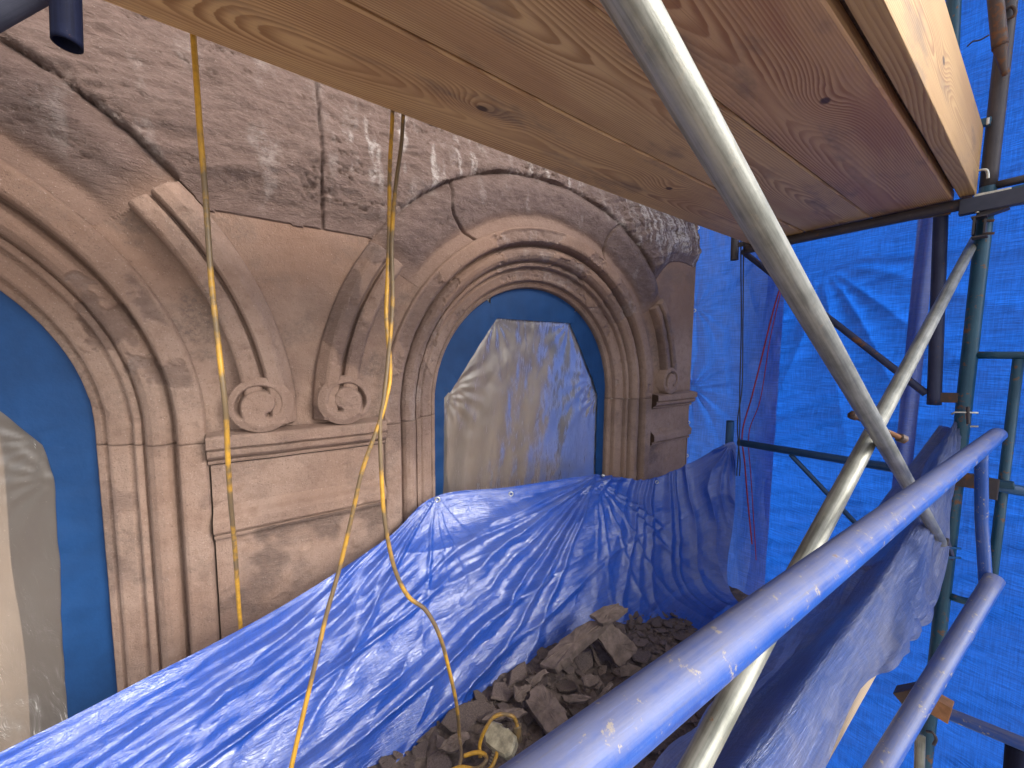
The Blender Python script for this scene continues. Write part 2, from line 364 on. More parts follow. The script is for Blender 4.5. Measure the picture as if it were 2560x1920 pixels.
def spline(P, n):
    P = np.asarray(P, float); k = len(P); Q = np.vstack([2 * P[0] - P[1], P, 2 * P[-1] - P[-2]])
    t = np.linspace(0, k - 1, n); i = np.clip(t.astype(int), 0, k - 2); f = (t - i)[:, None]
    a, b, c, d = Q[i], Q[i + 1], Q[i + 2], Q[i + 3]
    return .5 * (2 * b + (c - a) * f + (2 * a - 5 * b + 4 * c - d) * f * f + (3 * b - a - 3 * c + d) * f ** 3)
def tube_geo(P, r, seg=20, cap=True, flat0=0., flat1=0., hollow=0.):
    """swept tube; flat0 / flat1 = length over which an end is pressed flat"""
    P = np.asarray(P, float)
    if len(P) == 2: P = P[0] + (P[1] - P[0]) * np.linspace(0, 1, 25)[:, None]
    T, A, B = frames(P); n = len(P); th = np.linspace(0, 2 * math.pi, seg, endpoint=False)
    L = np.concatenate([[0], np.cumsum(np.linalg.norm(np.diff(P, axis=0), axis=1))])
    if flat0 or flat1:                                  # resample so the pressed ends have rings
        s = np.unique(np.concatenate([np.linspace(0, L[-1], 30), np.linspace(0, flat0, 8) if flat0 else [], L[-1] - np.linspace(0, flat1, 8) if flat1 else []]))
        P = np.stack([np.interp(s, L, P[:, k]) for k in range(3)], 1); T, A, B = frames(P); L = s; n = len(P)
    rr = np.broadcast_to(np.asarray(r, float), (n,))
    ka = np.ones(n); kb = np.ones(n)
    for fl, d in ((flat0, L), (flat1, L[-1] - L)):
        if fl:
            q = 1 - sstep(fl * .35, fl, d); kb = kb * (1 - .78 * q); ka = ka * (1 + .0 * q)
    V = P[:, None, :] + (A[:, None, :] * (np.cos(th)[None, :, None] * ka[:, None, None]) + B[:, None, :] * (np.sin(th)[None, :, None] * kb[:, None, None])) * rr[:, None, None]
    Vv = V.reshape(-1, 3); f = [tuple(q) for q in grid_faces(n, seg, True)]
    if hollow:
        for e, idx in ((0, 0), (1, n - 1)):
            base = len(Vv); c = P[idx]; inner = c + (V[idx] - c) * (1 - hollow); deep = inner + T[idx] * (.10 if e == 0 else -.10)
            Vv = np.vstack([Vv, inner, deep])
            for k in range(seg):
                k2 = (k + 1) % seg
                f.append((idx * seg + k, idx * seg + k2, base + k2, base + k)); f.append((base + k, base + k2, base + seg + k2, base + seg + k))
            f.append(tuple(base + seg + k for k in range(seg)))
    elif cap:
        f.append(tuple(range(seg))[::-1]); f.append(tuple((n - 1) * seg + k for k in range(seg)))
    global _uv
    _uv = np.zeros((len(Vv), 2)); _uv[:n * seg, 0] = np.repeat(L, seg); _uv[:n * seg, 1] = np.tile(1 - np.abs(np.linspace(-1, 1, seg)), n) * 3.14 * np.repeat(rr, seg)
    return Vv, f
def tube(name, P, r, m, parent=None, **k):
    V, f = tube_geo(P, r, **k); o = add_obj(name, V, f, m, parent, uv=_uv)
    return o
def box_geo(c, ax, half, bev=.0):
    """box with bevelled edges: centre, 3 axes, half sizes"""
    import bmesh
    bm = bmesh.new(); bmesh.ops.create_cube(bm, size=2)
    for v in bm.verts: v.co = Vector((v.co.x * half[0], v.co.y * half[1], v.co.z * half[2]))
    if bev: bmesh.ops.bevel(bm, geom=list(bm.edges), offset=bev, segments=2, affect='EDGES', profile=.6)
    bm.verts.index_update(); A = np.array(ax, float)
    V = np.array([np.asarray(c) + A[0] * v.co.x + A[1] * v.co.y + A[2] * v.co.z for v in bm.verts]); f = [tuple(v.index for v in q.verts) for q in bm.faces]
    bm.free(); return V, f
AX = ((1, 0, 0), (0, 1, 0), (0, 0, 1))
def box(name, c, half, m, parent=None, ax=AX, bev=.003):
    V, f = box_geo(c, ax, half, bev); return add_obj(name, V, f, m, parent, smooth=False)
def axes_along(d, upv=(0, 0, 1)):
    d = np.asarray(d, float); d = d / np.linalg.norm(d); s = np.cross(np.asarray(upv, float), d); s /= np.linalg.norm(s); return (d, s, np.cross(d, s))
def join_geo(parts):
    V = []; f = []; b = 0
    for v, q in parts:
        V.append(v); f += [tuple(i + b for i in p) for p in q]; b += len(v)
    return np.vstack(V), f

# ------------------------------------------------------------------ ground
box('ground', (0, 0, -.05), (600, 600, .05), M['ground'], bev=0)['kind'] = 'structure'

# ------------------------------------------------------------------ the brownstone facade
HC = -.225; CX = (-.954, 1.191); RI, RO = .557, .815; HJ = -.27; XE = 2.447
facade = thing('brownstone_facade', W(.2, .02, -4.6), 'weathered brownstone house front with two round arched windows and stripped rough stone above them', 'building')
PROF = np.array([(-.004, -.06), (-.002, .006), (.003, .014), (.010, .016), (.052, .016), (.060, .012), (.066, -.004), (.069, -.034), (.074, -.036),
                 (.080, -.024), (.090, -.015), (.104, -.011), (.118, -.014), (.130, -.024), (.136, -.034), (.139, -.056), (.144, -.058), (.147, -.050), (.160, -.050),
                 (.164, -.055), (.167, -.076), (.172, -.076), (.180, -.072), (.216, -.084), (.223, -.090), (.227, -.114), (.232, -.115), (.238, -.110), (.252, -.118), (.256, -.128), (.258, -.175)])
def prof_dense(pr, step):
    L = np.concatenate([[0], np.cumsum(np.hypot(*np.diff(pr, axis=0).T))]); s = np.unique(np.concatenate([np.arange(0, L[-1], step), L]))
    return np.stack([np.interp(s, L, pr[:, 0]), np.interp(s, L, pr[:, 1])], 1)
PD = prof_dense(PROF, .0045)
_k = np.convolve(np.pad(PD[:, 1], 5, 'edge'), np.ones(11) / 11, 'valid'); GRV = np.clip((_k - PD[:, 1] - .003) / .008, 0, 1)      # grooves of the profile, drawn darker
def upper_brown_at(X, H): return np.clip(sstep(-.05, .30, H + .10 * fbm(X * 4, H * 4, 61, 4)) * (.50 + .3 * fbm(X * 5, H * 3, 63, 3)), 0, 1)  # amount of darker brown, growing with height
def stone_rough(x, n, h, amp=.0016):
    return amp * fbm(x * 45, h * 45, n * 45, 4, .6)
def surround(ci):
    cx = CX[ci]; w_, pr = PD[:, 0], PD[:, 1]; R = RO - w_
    # arch, from the joint on one side over the top to the joint on the other
    a = np.linspace(0, math.pi, 420)
    path_c = [(cx, HJ + (HC - HJ) * t, 0.0) for t in np.linspace(.05, .95, 8)]
    ang = np.concatenate([np.zeros(8), a, np.full(8, math.pi)])
    oy = np.concatenate([np.r_[HJ + .0008, np.linspace(HJ + .0012, HC - .003, 7)], np.full(420, HC), np.r_[np.linspace(HC - .003, HJ + .0012, 7), HJ + .0008]])
    X = cx + np.cos(ang)[:, None] * R[None]; H = oy[:, None] + np.sin(ang)[:, None] * R[None]; pp = np.broadcast_to(pr[None], X.shape).copy()
    A = ang[:, None] * np.ones_like(R)[None]
    # stripped and spalled areas over the crown
    sp = sstep(.10, .18, fbm(X * 3.1 + ci * 9, H * 3.1, 2.2, 6, .6) + (.24 * np.exp(-((A - 1.25) / .75) ** 2) if ci == 1 else -.06))
    sp *= sstep(0, .02, w_)[None] * (1 - sstep(.20, .24, w_)[None])
    pp -= sp * (.004 + .006 * fbm(X * 26, H * 26, 1.3, 5, .6))
    wig = .0016 * fbm(X * 11, H * 11, 4.0, 3)
    pp += stone_rough(X, pp, H, .0016) + wig * .5
    chips = sstep(.34, .48, fbm(X * 16, H * 16, 7.7, 3)) * .004; pp -= chips
    soot = sstep(.20, .44, fbm(X * 4.2 + 3, H * 4.2, 8.8, 5, .6)) * .30
    soot = np.maximum(soot, .65 * sstep(.222, .236, w_)[None] * sstep(-.2, .2, fbm(X * 6, H * 6, 3, 3)))
    pp[0] -= .03; pp[-1] -= .03
    P = np.stack([X, -pp, Z0 + H], -1)
    grid_obj('arch', P, M['stone'], facade, attrs={'rough': sp * .38, 'pale': sp * sstep(.1, .3, fbm(X * 7, H * 7, 5, 3)) * .25, 'soot': np.maximum(soot, .7 * GRV[None] * sstep(-.5, .1, fbm(X * 8, H * 8, 71, 3))), 'upper_brown': upper_brown_at(X, H)})
    for sgn in (1, -1):
        h = np.r_[HJ - .0008, np.arange(HJ - .0012, -1.75, -.006)]; X = cx + sgn * R[None] + 0 * h[:, None]; H = h[:, None] + 0 * R[None]; pp = np.broadcast_to(pr[None], X.shape).copy()
        sp = sstep(.0, .3, fbm(X * 5, H * 5, 3.3 + ci, 4)) * .35
        pp += stone_rough(X, pp, H, .0020) * (1 + sp) - sp * .003 + .001 * fbm(X * 9, H * 9, 2, 2)
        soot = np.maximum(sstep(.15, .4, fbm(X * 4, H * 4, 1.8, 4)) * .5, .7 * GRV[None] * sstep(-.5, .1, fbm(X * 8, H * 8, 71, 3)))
        pp[0] -= .03
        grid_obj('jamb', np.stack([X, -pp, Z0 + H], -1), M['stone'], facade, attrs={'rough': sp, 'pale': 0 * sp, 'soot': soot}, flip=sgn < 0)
surround(0); surround(1)

# wall face above the string course: smooth spandrels, stripped frieze and stripped hood stones
gx = np.arange(-2.1, XE + .001, .0052); gh = np.arange(-.252, 1.36, .0052)
GX, GH = np.meshgrid(gx, gh, indexing='ij')
dR = [np.hypot(GX - c, np.maximum(GH - HC, 0)) for c in CX]
wi = np.where(dR[0] < dR[1], 0, 1); R = np.minimum(dR[0], dR[1]); cxx = np.where(wi == 0, CX[0], CX[1])
ANG = np.degrees(np.arctan2(np.maximum(GH - HC, 0), np.abs(GX - cxx)))            # 0 at the springing, 90 at the crown
SIDE = np.where(GX > cxx, 1, -1)
aend = np.where(wi == 0, 41, np.where(SIDE < 0, 35, 33)) + 2 * perlin(GX * 9, GH * 9, 0)
hb = .405 + .010 * fbm(GX * 6, GH * 2, 1.0, 4) + .19 * sstep(1.9, 2.2, GX)
inF = (GH > hb) & (R > 1.052)
ring = (R <= 1.052) & (R > RO - .03)
rgh_ring = ring & (ANG > aend)
# strata and spalls
sx_ = GX * 1.6 + GH * .9; st = fbm(sx_ * 3.2, (GH - GX * .28) * 15, .5, 6, .58); st2 = fbm(GX * 7, GH * 14, 3.3, 5, .6)
terr = np.floor((st * 1.0 + st2 * .25) * 6) / 6
fr_ = sstep(0, .10, GH - hb)
bulge = .040 * sstep(.40, .56, GH); lean = -.12 * (np.clip(GH - .58, 0, .8) / .4) ** 2
crk = np.abs(fbm(sx_ * 3.0 + 7, (GH - GX * .34) * 15, 6.6, 5, .55)); crack = np.exp(-(crk / .030) ** 2) * sstep(-.05, .25, fbm(GX * 2.5, GH * 3, 51, 3))
prF = .003 + bulge * fr_ + fr_ * (.016 * terr + .007 * st + .006 * st2 - .013 * crack + .0022 * fbm(GX * 60, GH * 60, 1, 3))
prR = .030 * np.exp(-((R - .985) / .062) ** 2) + .006 + .009 * np.floor((fbm(GX * 4, GH * 5, 6, 5) + .2 * st2) * 5) / 5 + .005 * st2 - .006 * crack
amt = sstep(0, 6, ANG - aend) * sstep(.86, .90, R + .02 * fbm(GX * 5, GH * 5, 4, 3))
smooth_ = .0022 * fbm(GX * 14, GH * 14, 2, 4) + .0012 * fbm(GX * 60, GH * 60, 3, 2) + .003 * perlin(GX * 3, GH * 3, 9)
cav = -.010 * np.exp(-((R - .86) / .03) ** 2)
pr = np.where(inF, prF, np.where(rgh_ring, prR * amt + (smooth_ + cav) * (1 - amt), smooth_ + np.where(ring, cav, 0)))
grv = np.exp(-((R - 1.054 + .003 * perlin(GX * 12, GH * 12, 4)) / .0055) ** 2) * (ANG > aend) * sstep(-.25, .1, fbm(GX * 5, GH * 5, 2.5, 2) + .1)
pr = pr - .012 * grv
xj = .189 + .004 * perlin(GH * 8, 0, 0); pr = pr - .02 * np.exp(-((GX - xj) / .0045) ** 2) * inF
JA = (122, 64)                                                                    # radial joints of the right hand arch
deg2 = np.degrees(np.arctan2(GH - HC, GX - CX[1]))
for ja in JA:
    dd = (deg2 - ja - 2.5 * np.sin((R - .83) * 16) - 1.5 * perlin(R * 14, 2, ja)) * math.pi / 180 * R
    pr = pr - .020 * np.exp(-(dd / .0050) ** 2) * ((wi == 1) & rgh_ring)
ROUGH = np.where(inF, .90, np.where(rgh_ring, .25 + .75 * amt, .0)) 
ROUGH = np.where(inF | rgh_ring, ROUGH, .28 * sstep(.0, .5, fbm(GX * 4, GH * 4, 7, 4)))
palem = sstep(.10, .40, fbm(GX * 12, GH * 6, 12, 5) - .12 + .16 * sstep(.45, .95, GH)) * .32
strip = sstep(1.72, 1.95, GX) * sstep(.62, .70, GH + .05 * perlin(GX * 40, 1, 1)) * sstep(-.10, .10, perlin(GX * 46, GH * 2.2, 3.3) + .35 * perlin(GX * 15, GH * 5, 2)) * 1.4
strip = np.maximum(strip, .9 * sstep(.12, .35, GX) * sstep(.52, .62, GH) * sstep(.16, .34, perlin(GX * 22, GH * 2.6, 13.3) + .4 * perlin(GX * 50, GH * 16, 2)))
PALE = np.where(inF, np.maximum(palem, strip), np.where(rgh_ring, palem * amt * .9, 0)) + .8 * grv * sstep(.1, .3, fbm(GX * 4, GH * 4, 31, 2))
SOOT = np.where(inF | rgh_ring, .0, sstep(.10, .34, fbm(GX * 5, GH * 5, 21, 4)) * .55) + .85 * np.exp(-((GH + .25) / .018) ** 2) * sstep(-.1, .2, fbm(GX * 9, GH * 9, 5, 2))
SOOT = np.maximum(SOOT, .8 * ring * sstep(.02, .25, fbm(GX * 6, GH * 6, 41, 4)) * (ANG < aend))
pr = pr + lean
P = np.stack([GX, -pr, Z0 + GH], -1)
ctr = lambda A: A[:-1, :-1]
hole = (ctr(R) < RO - .006) & (ctr(GH) > HC - 1) | (ctr(R) < RO - .006)
UPPER_BROWN = sstep(.02, .26, GH + .10 * fbm(GX * 4, GH * 4, 61, 4)) * (.55 + .25 * fbm(GX * 5, GH * 3, 63, 3)) * ~inF
at = {'rough': ROUGH, 'pale': PALE, 'soot': SOOT, 'upper_brown': np.clip(UPPER_BROWN, 0, 1)}
ids = {'frieze_stone': [inF & (GX < .189), inF & (GX >= .189) & (GX < CX[1]), inF & (GX >= CX[1])],
       'hood_stone': [rgh_ring & (wi == 0), rgh_ring & (wi == 1) & (deg2 > JA[0]), rgh_ring & (wi == 1) & (deg2 <= JA[0]) & (deg2 > JA[1]), rgh_ring & (wi == 1) & (deg2 <= JA[1])],
       'spandrel_stone': [~inF & ~rgh_ring & (GX < CX[0]), ~inF & ~rgh_ring & (GX >= CX[0]) & (GX < CX[1]), ~inF & ~rgh_ring & (GX >= CX[1])]}
for nm, ms in ids.items():
    for k in ms:
        kk = ctr(k) & ~hole
        if kk.any(): grid_obj(nm, P, M['stone'], facade, keep=kk, attrs=at, flip=True)
# wall returns and upper storey, closing the building
for nm, x0, x1, y0, y1, z0_, z1_ in (('wall', -2.1, XE, .0, .5, Z0 + 1.355, Z0 + 6), ('wall', -9, -2.105, .0, .5, 0, Z0 + 6), ('wall', -2.1, XE, .0, .5, 0, Z0 - 1.755)):
    box(nm, ((x0 + x1) / 2, (y0 + y1) / 2, (z0_ + z1_) / 2), ((x1 - x0) / 2, (y1 - y0) / 2, (z1_ - z0_) / 2), M['blockwall'], facade, bev=0)
box('wall', (XE + .002, .2505, Z0), (.002, .25, 1.6), M['blockwall'], facade, bev=0)

def hbars(name, x0, x1, prof, m=M['stone'], roughf=.2):
    prof = np.array(prof); d = prof_dense(prof, .005); X = np.arange(x0, x1 + .003, .006)
    XX = X[:, None] + 0 * d[None, :, 0]; H = d[None, :, 0] + 0 * XX; pp = d[None, :, 1] + 0 * XX
    pp = pp + .0016 * fbm(XX * 45, H * 45, 3, 4, .6) + .0025 * perlin(XX * 5, H * 5, 3) - .005 * sstep(.25, .45, fbm(XX * 14, H * 14, 9, 3))
    H = H + .0025 * perlin(XX * 7, H * 3, 8)
    gran = sstep(.04, .22, fbm(XX * 3.4, H * 3.4, 15.5, 4) - .2 * sstep(-.6, -.4, H)) * .9 * (H < -.56)
    so = np.maximum(sstep(.1, .35, fbm(XX * 5, H * 5, 11, 4)) * .45, gran * .75)
    return grid_obj(name, np.stack([XX, -pp, Z0 + H], -1), m, facade, attrs={'rough': np.maximum(sstep(0, .4, fbm(XX * 5, H * 5, 6, 3)) * roughf, gran * .5), 'pale': 0 * XX, 'soot': so}, flip=True)
STR = [(-.238, -.02), (-.243, .012), (-.248, .050), (-.255, .056), (-.284, .055), (-.2875, .040), (-.291, .038), (-.294, .046), (-.308, .044), (-.316, .034), (-.320, .026), (-.324, .012), (-.328, .022), (-.336, .018), (-.339, .004), (-.340, -.02)]
PAN = [(-.341, .006), (-.470, .006), (-.488, .014), (-.500, .030), (-.512, .036), (-.540, .036), (-.546, .032), (-.549, .016), (-.554, .015), (-.557, .022), (-.568, .018), (-.572, .002), (-.576, -.004), (-.75, -.004), (-1.75, -.004)]
XL = CX[0] + RO + .003; XR = CX[1] - RO - .003
for x0, x1 in ((XL, XR), (CX[1] + RO + .003, XE - .002), (-2.1, CX[0] - RO - .003)):
    hbars('string_course', x0, x1, STR); hbars('pier_panel', x0 + .004, x1 - .004, PAN)

HP = np.array([(.912, -.03), (.914, .030), (.918, .046), (.926, .052), (.956, .050), (.964, .044), (.968, .024), (.973, .022), (.977, .046), (.984, .056), (1.012, .056), (1.022, .050), (1.034, .034), (1.048, .018), (1.054, -.03)])
def hood(ci, sgn, a0, a1):
    d = prof_dense(HP, .0045); a = np.radians(np.linspace(a0, a1, 140)); cx = CX[ci]
    Rr = d[None, :, 0] + 0 * a[:, None]; pp = d[None, :, 1] + 0 * Rr
    tp = 1 - .25 * sstep(a1 - 6, a1 + 2, np.degrees(a))[:, None]
    X = cx + sgn * np.cos(a)[:, None] * Rr; H = HC + np.sin(a)[:, None] * Rr
    er = (.55 if ci == 1 else .15)
    sp = sstep(.0, .15, fbm(X * 5 + ci, H * 5, 5.5, 4)) * er
    pp = pp * tp + .0018 * fbm(X * 45, H * 45, 3, 4, .6) - .006 * sp * (1 + fbm(X * 25, H * 25, 2, 3)) - .005 * sstep(.25, .4, fbm(X * 15, H * 15, 4, 3))
    # closed end
    last = pp.copy(); X = np.vstack([X, X[-1:]]); H = np.vstack([H, H[-1:]]); pp = np.vstack([pp, np.full((1, pp.shape[1]), -.03)]); sp = np.vstack([sp, sp[-1:]])
    ho = grid_obj('hood_moulding', np.stack([X, -pp, Z0 + H], -1), M['stone'], facade, attrs={'rough': sp, 'pale': 0 * sp, 'soot': sstep(.1, .35, fbm(X * 5, H * 5, 19, 4)) * .6, 'upper_brown': upper_brown_at(X, H) * .7}, flip=sgn < 0)
    # scroll at the foot, curling towards its own window
    vx = cx + sgn * .955; vh = -.163; Rv = .086
    rr = np.linspace(0, Rv + .004, 56); th = np.linspace(0, 2 * math.pi, 130)
    RR, TH = np.meshgrid(rr, th, indexing='ij'); X = vx + sgn * RR * np.cos(TH); H = vh + RR * np.sin(TH)
    turn = TH / (2 * math.pi)
    gr = np.zeros_like(RR)
    for k in range(2):
        tq = turn + k - .55; rs = .026 + .036 * tq; vis = sstep(.22, .30, tq) * (1 - sstep(.98, 1.08, tq))
        gr = np.maximum(gr, vis * np.exp(-((RR - rs) / .0058) ** 2))
    hgt = .060 - .030 * gr + .006 * np.exp(-(RR / .022) ** 2) - .010 * sstep(.06, Rv, RR)
    hgt = np.where(RR > Rv - .001, -.03, hgt) + .0016 * fbm(X * 45, H * 45, 5, 4, .6) - .006 * er * sstep(.0, .3, fbm(X * 18, H * 18, 2, 3))
    grid_obj('volute', np.stack([X, -hgt, Z0 + H], -1), M['stone'], ho, attrs={'rough': 0 * X + .25 * er, 'pale': 0 * X, 'soot': .5 * gr}, flip=sgn > 0)
hood(0, 1, .0, 41); hood(1, -1, .0, 36); hood(1, 1, .0, 33); hood(0, -1, 0, 41)

# windows behind the coverings: sash, glass side, curtain
for ci, cx in enumerate(CX):
    a = np.linspace(0, math.pi, 48); Ro_, Ri_ = RI + .03, RI - .075
    o_ = [(cx + Ro_ * math.cos(t), HC + Ro_ * math.sin(t)) for t in a]; i_ = [(cx + Ri_ * math.cos(t), HC + Ri_ * math.sin(t)) for t in a]
    o_ = [(cx + Ro_, -1.75)] + o_ + [(cx - Ro_, -1.75)]; i_ = [(cx + Ri_, -1.75)] + i_ + [(cx - Ri_, -1.75)]
    V = []; f = []; n = len(o_)
    for (q, dep) in ((o_, .215), (i_, .215), (i_, .255)): V += [W(x, D + dep, h) for x, h in q]
    for k in range(n - 1):
        f.append((k, k + 1, n + k + 1, n + k)); f.append((n + k, n + k + 1, 2 * n + k + 1, 2 * n + k))
    win = add_obj('window', V, f, M['paint'], facade, smooth=False)
    pane = [W(cx + sx * (Ri_ + .01), D + .25, h) for sx, h in ((-1, -1.75), (1, -1.75), (1, .45), (-1, .45))]
    add_obj('room_backing', [np.array(p) + (0, .9, 0) for p in (W(cx - 1.2, D, -1.9), W(cx + 1.2, D, -1.9), W(cx + 1.2, D, .9), W(cx - 1.2, D, .9))], [(0, 1, 2, 3)], M['room'], win)
    u = np.linspace(-Ri_ + .02, Ri_ * (.6 if ci else .60), 110); v = np.linspace(.62, -1.75, 100); U, Vv = np.meshgrid(u, v, indexing='ij')
    sl = U + (Vv - .3) * -.22
    Y = D + .40 + (.035 if ci else .008) * np.sin(sl * 46 + 2 * perlin(U * 3, Vv * 2, 1)) + .02 * perlin(U * 9, Vv * 2, 4)
    keep = np.hypot(U, np.maximum(Vv - HC, 0))[:-1, :-1] < RI + .35
    grid_obj('curtain', np.stack([cx + U - (Vv - .3) * .10 * (1 if ci else 0), Y - D, Z0 + Vv], -1), M['curtain'], win, keep=keep)

# ------------------------------------------------------------------ coverings taped over the windows
def covering(ci, poly, label, h0):
    """poly: outline of the clear sheet left showing, (x, h) in the window plane, from lower left round to lower right"""
    cx = CX[ci]; t = thing('window_covering', W(cx, D + .148, -1.5), label, 'plastic sheeting', 'sheeting taped over the windows')
    u = np.linspace(-.56, .56, 150); v = np.linspace(-1.5, .40, 220); U, Vv = np.meshgrid(u, v, indexing='ij')
    pull = sum(np.exp(-np.hypot(U - (p[0] - cx), Vv - p[1]) / .25) * np.sin(13 * np.arctan2(Vv - p[1], U - (p[0] - cx)) + 4 * perlin(U * 2, Vv * 2, p[1])) for p in poly)
    Y = .152 + .0022 * pull + .006 * perlin((U * 2.0 - Vv * .8) * 4, (Vv + U) * 1.6, ci) + .003 * fbm(U * 14, Vv * 9, 2, 3)
    keep = (np.hypot(U, np.maximum(Vv - HC, 0))[:-1, :-1] < RI + .004)
    grid_obj('plastic_sheet', np.stack([cx + U, np.maximum(Y, .1475), Z0 + Vv], -1), M['plastic'], t, keep=keep)
    for k in range(len(poly) - 1):
        a = np.array(poly[k]); b = np.array(poly[k + 1]); d = b - a; L = np.linalg.norm(d); d /= L; nrm = np.array([-d[1], d[0]])
        if nrm.dot((a + b) / 2 - np.array([cx, -.4])) < 0: nrm = -nrm
        ext0 = .0 if k == 0 else .035; ext1 = .0 if k == len(poly) - 2 else .035
        s = np.linspace(-ext0, L + ext1, max(12, int(L / .012))); q = np.linspace(0, .20, 26); S, Q = np.meshgrid(s, q, indexing='ij')
        e = .006 * perlin(S * 6, k * 3.3, ci) * (1 - Q / .2)
        X = a[0] + d[0] * S + nrm[0] * (Q + e); H = a[1] + d[1] * S + nrm[1] * (Q + e)
        dep = .1435 - .0012 * (k % 2) + .0012 * fbm(X * 9, H * 9, k, 3) + .0016 * np.sin(S * 60 + 3 * perlin(S * 5, Q * 9, k)) * np.exp(-Q / .05)
        keep = (np.hypot(X - cx, np.maximum(H - HC, 0))[:-1, :-1] < RI + .015)
        uv = np.stack([S, Q], -1)
        grid_obj('masking_film', np.stack([X, dep, Z0 + H], -1), M['tape'], t, keep=keep, uv=uv)
    return t
def pw(px, py): p = on_n(px, py, D + .147); return (p[0], p[2] - Z0)
ds = 2560 / 2212
p2 = [pw(x * ds, y * ds) for x, y in ((952, 1100), (959, 859), (979, 835), (1072, 688), (1230, 698), (1280, 821), (1289, 857), (1286, 1060))]
p2[0] = (p2[0][0], -1.4); p2[-1] = (p2[-1][0], -1.4)
covering(1, p2, 'clear wrinkled plastic edged with blue masking film in the far arched window', 0)
p1r = [pw(x * ds, y * ds) for x, y in ((140, 1600), (118, 1030), (92, 960), (0, 820))]
sl = [(2 * CX[0] - x, h) for x, h in p1r]
p1 = [(sl[0][0], -1.5)] + sl[1:3] + [(CX[0] - .2, .12), (CX[0] + .2, .12)] + [p1r[2], p1r[1], (p1r[0][0], -1.5)]
covering(0, p1, 'greyish plastic edged with blue masking film in the cropped arched window at left', 0)

# ------------------------------------------------------------------ the blue tarps
def loft(rows, nu, nv):
    rows = np.array(rows, float)                       # stations x points x 3
    a = np.stack([spline(rows[:, j], nu) for j in range(rows.shape[1])], 1)
    return np.stack([spline(a[i], nv) for i in range(nu)], 0)
def gnormals(P):
    a = np.gradient(P, axis=0); b = np.gradient(P, axis=1); n = np.cross(a, b); return n / (np.linalg.norm(n, axis=2)[..., None] + 1e-9)
def pin_folds(P, pin, k, A, L, seed, r0=.03):
    dx = P[..., 0] - pin[0]; dh = P[..., 2] - pin[2]; dy = P[..., 1] - pin[1]; r = np.sqrt(dx * dx + dh * dh + dy * dy)
    th = np.arctan2(dh, dx); ph = k * th + 3.5 * perlin(th * 1.7, seed, r * 1.2) + 1.5 * perlin(th * 5, seed + 3, r * 2)
    wv = 1 - 2 * np.abs(np.sin(ph)) ** .7
    amp = .4 + .9 * np.abs(perlin(th * 3.1, seed + 8, 0)) * 2
    return A * wv * amp * sstep(0, r0, r) * np.exp(-r / L)
def pleats(P, pin, a0, a1, n, A, L, seed, r0=.05, wmin=.035, wmax=.09):
    """sharp folds fanning from a pin between two angles (degrees) in the upright plane"""
    dx = P[..., 0] - pin[0]; dh = P[..., 2] - pin[2]; r = np.sqrt(dx * dx + dh * dh + (P[..., 1] - pin[1]) ** 2); th = np.degrees(np.arctan2(dh, dx))
    th = np.where(th > 60, th - 360, th); q = np.random.RandomState(seed); d = 0
    th = th + 4 * perlin(r * 3, seed, 2) + .8 * perlin(r * 12, seed, 6)
    for k in range(n):
        c = a0 + (a1 - a0) * (k + .5 + q.uniform(-.3, .3)) / n; w_ = np.degrees(q.uniform(wmin, wmax)); a = A * q.uniform(.5, 1.2); l_ = L * q.uniform(.5, 1.3)
        t = (th - c) / w_; d = d + a * (1 - np.minimum(np.abs(t), 1)) ** 1.5 * np.exp(-r / l_) * (.35 + .65 * sstep(0, .35, r))
    return d * sstep(0, r0, r)
def ring_geo(c, nrm, r0, r1, t=.0015, seg=18):
    nrm = np.asarray(nrm) / np.linalg.norm(nrm); a = np.cross(nrm, (0, 0, 1.)); a /= np.linalg.norm(a); b = np.cross(nrm, a)
    V = []; f = []
    prof = ((r0, 0), (r0, t), ((r0 + r1) / 2, t * 1.9), (r1, t), (r1, 0))
    for k in range(seg):
        an = 2 * math.pi * k / seg; u = a * math.cos(an) + b * math.sin(an)
        V += [np.asarray(c) + u * q[0] + nrm * q[1] for q in prof]
    for k in range(seg):
        for j in range(4):
            f.append((k * 5 + j, k * 5 + j + 1, ((k + 1) % seg) * 5 + j + 1, ((k + 1) % seg) * 5 + j))
    return V, f
def grommet(c, nrm, parent, r=.011):
    V, f = ring_geo(c, nrm, r * .52, r); add_obj('grommet', V, f, M['grommet'], parent)

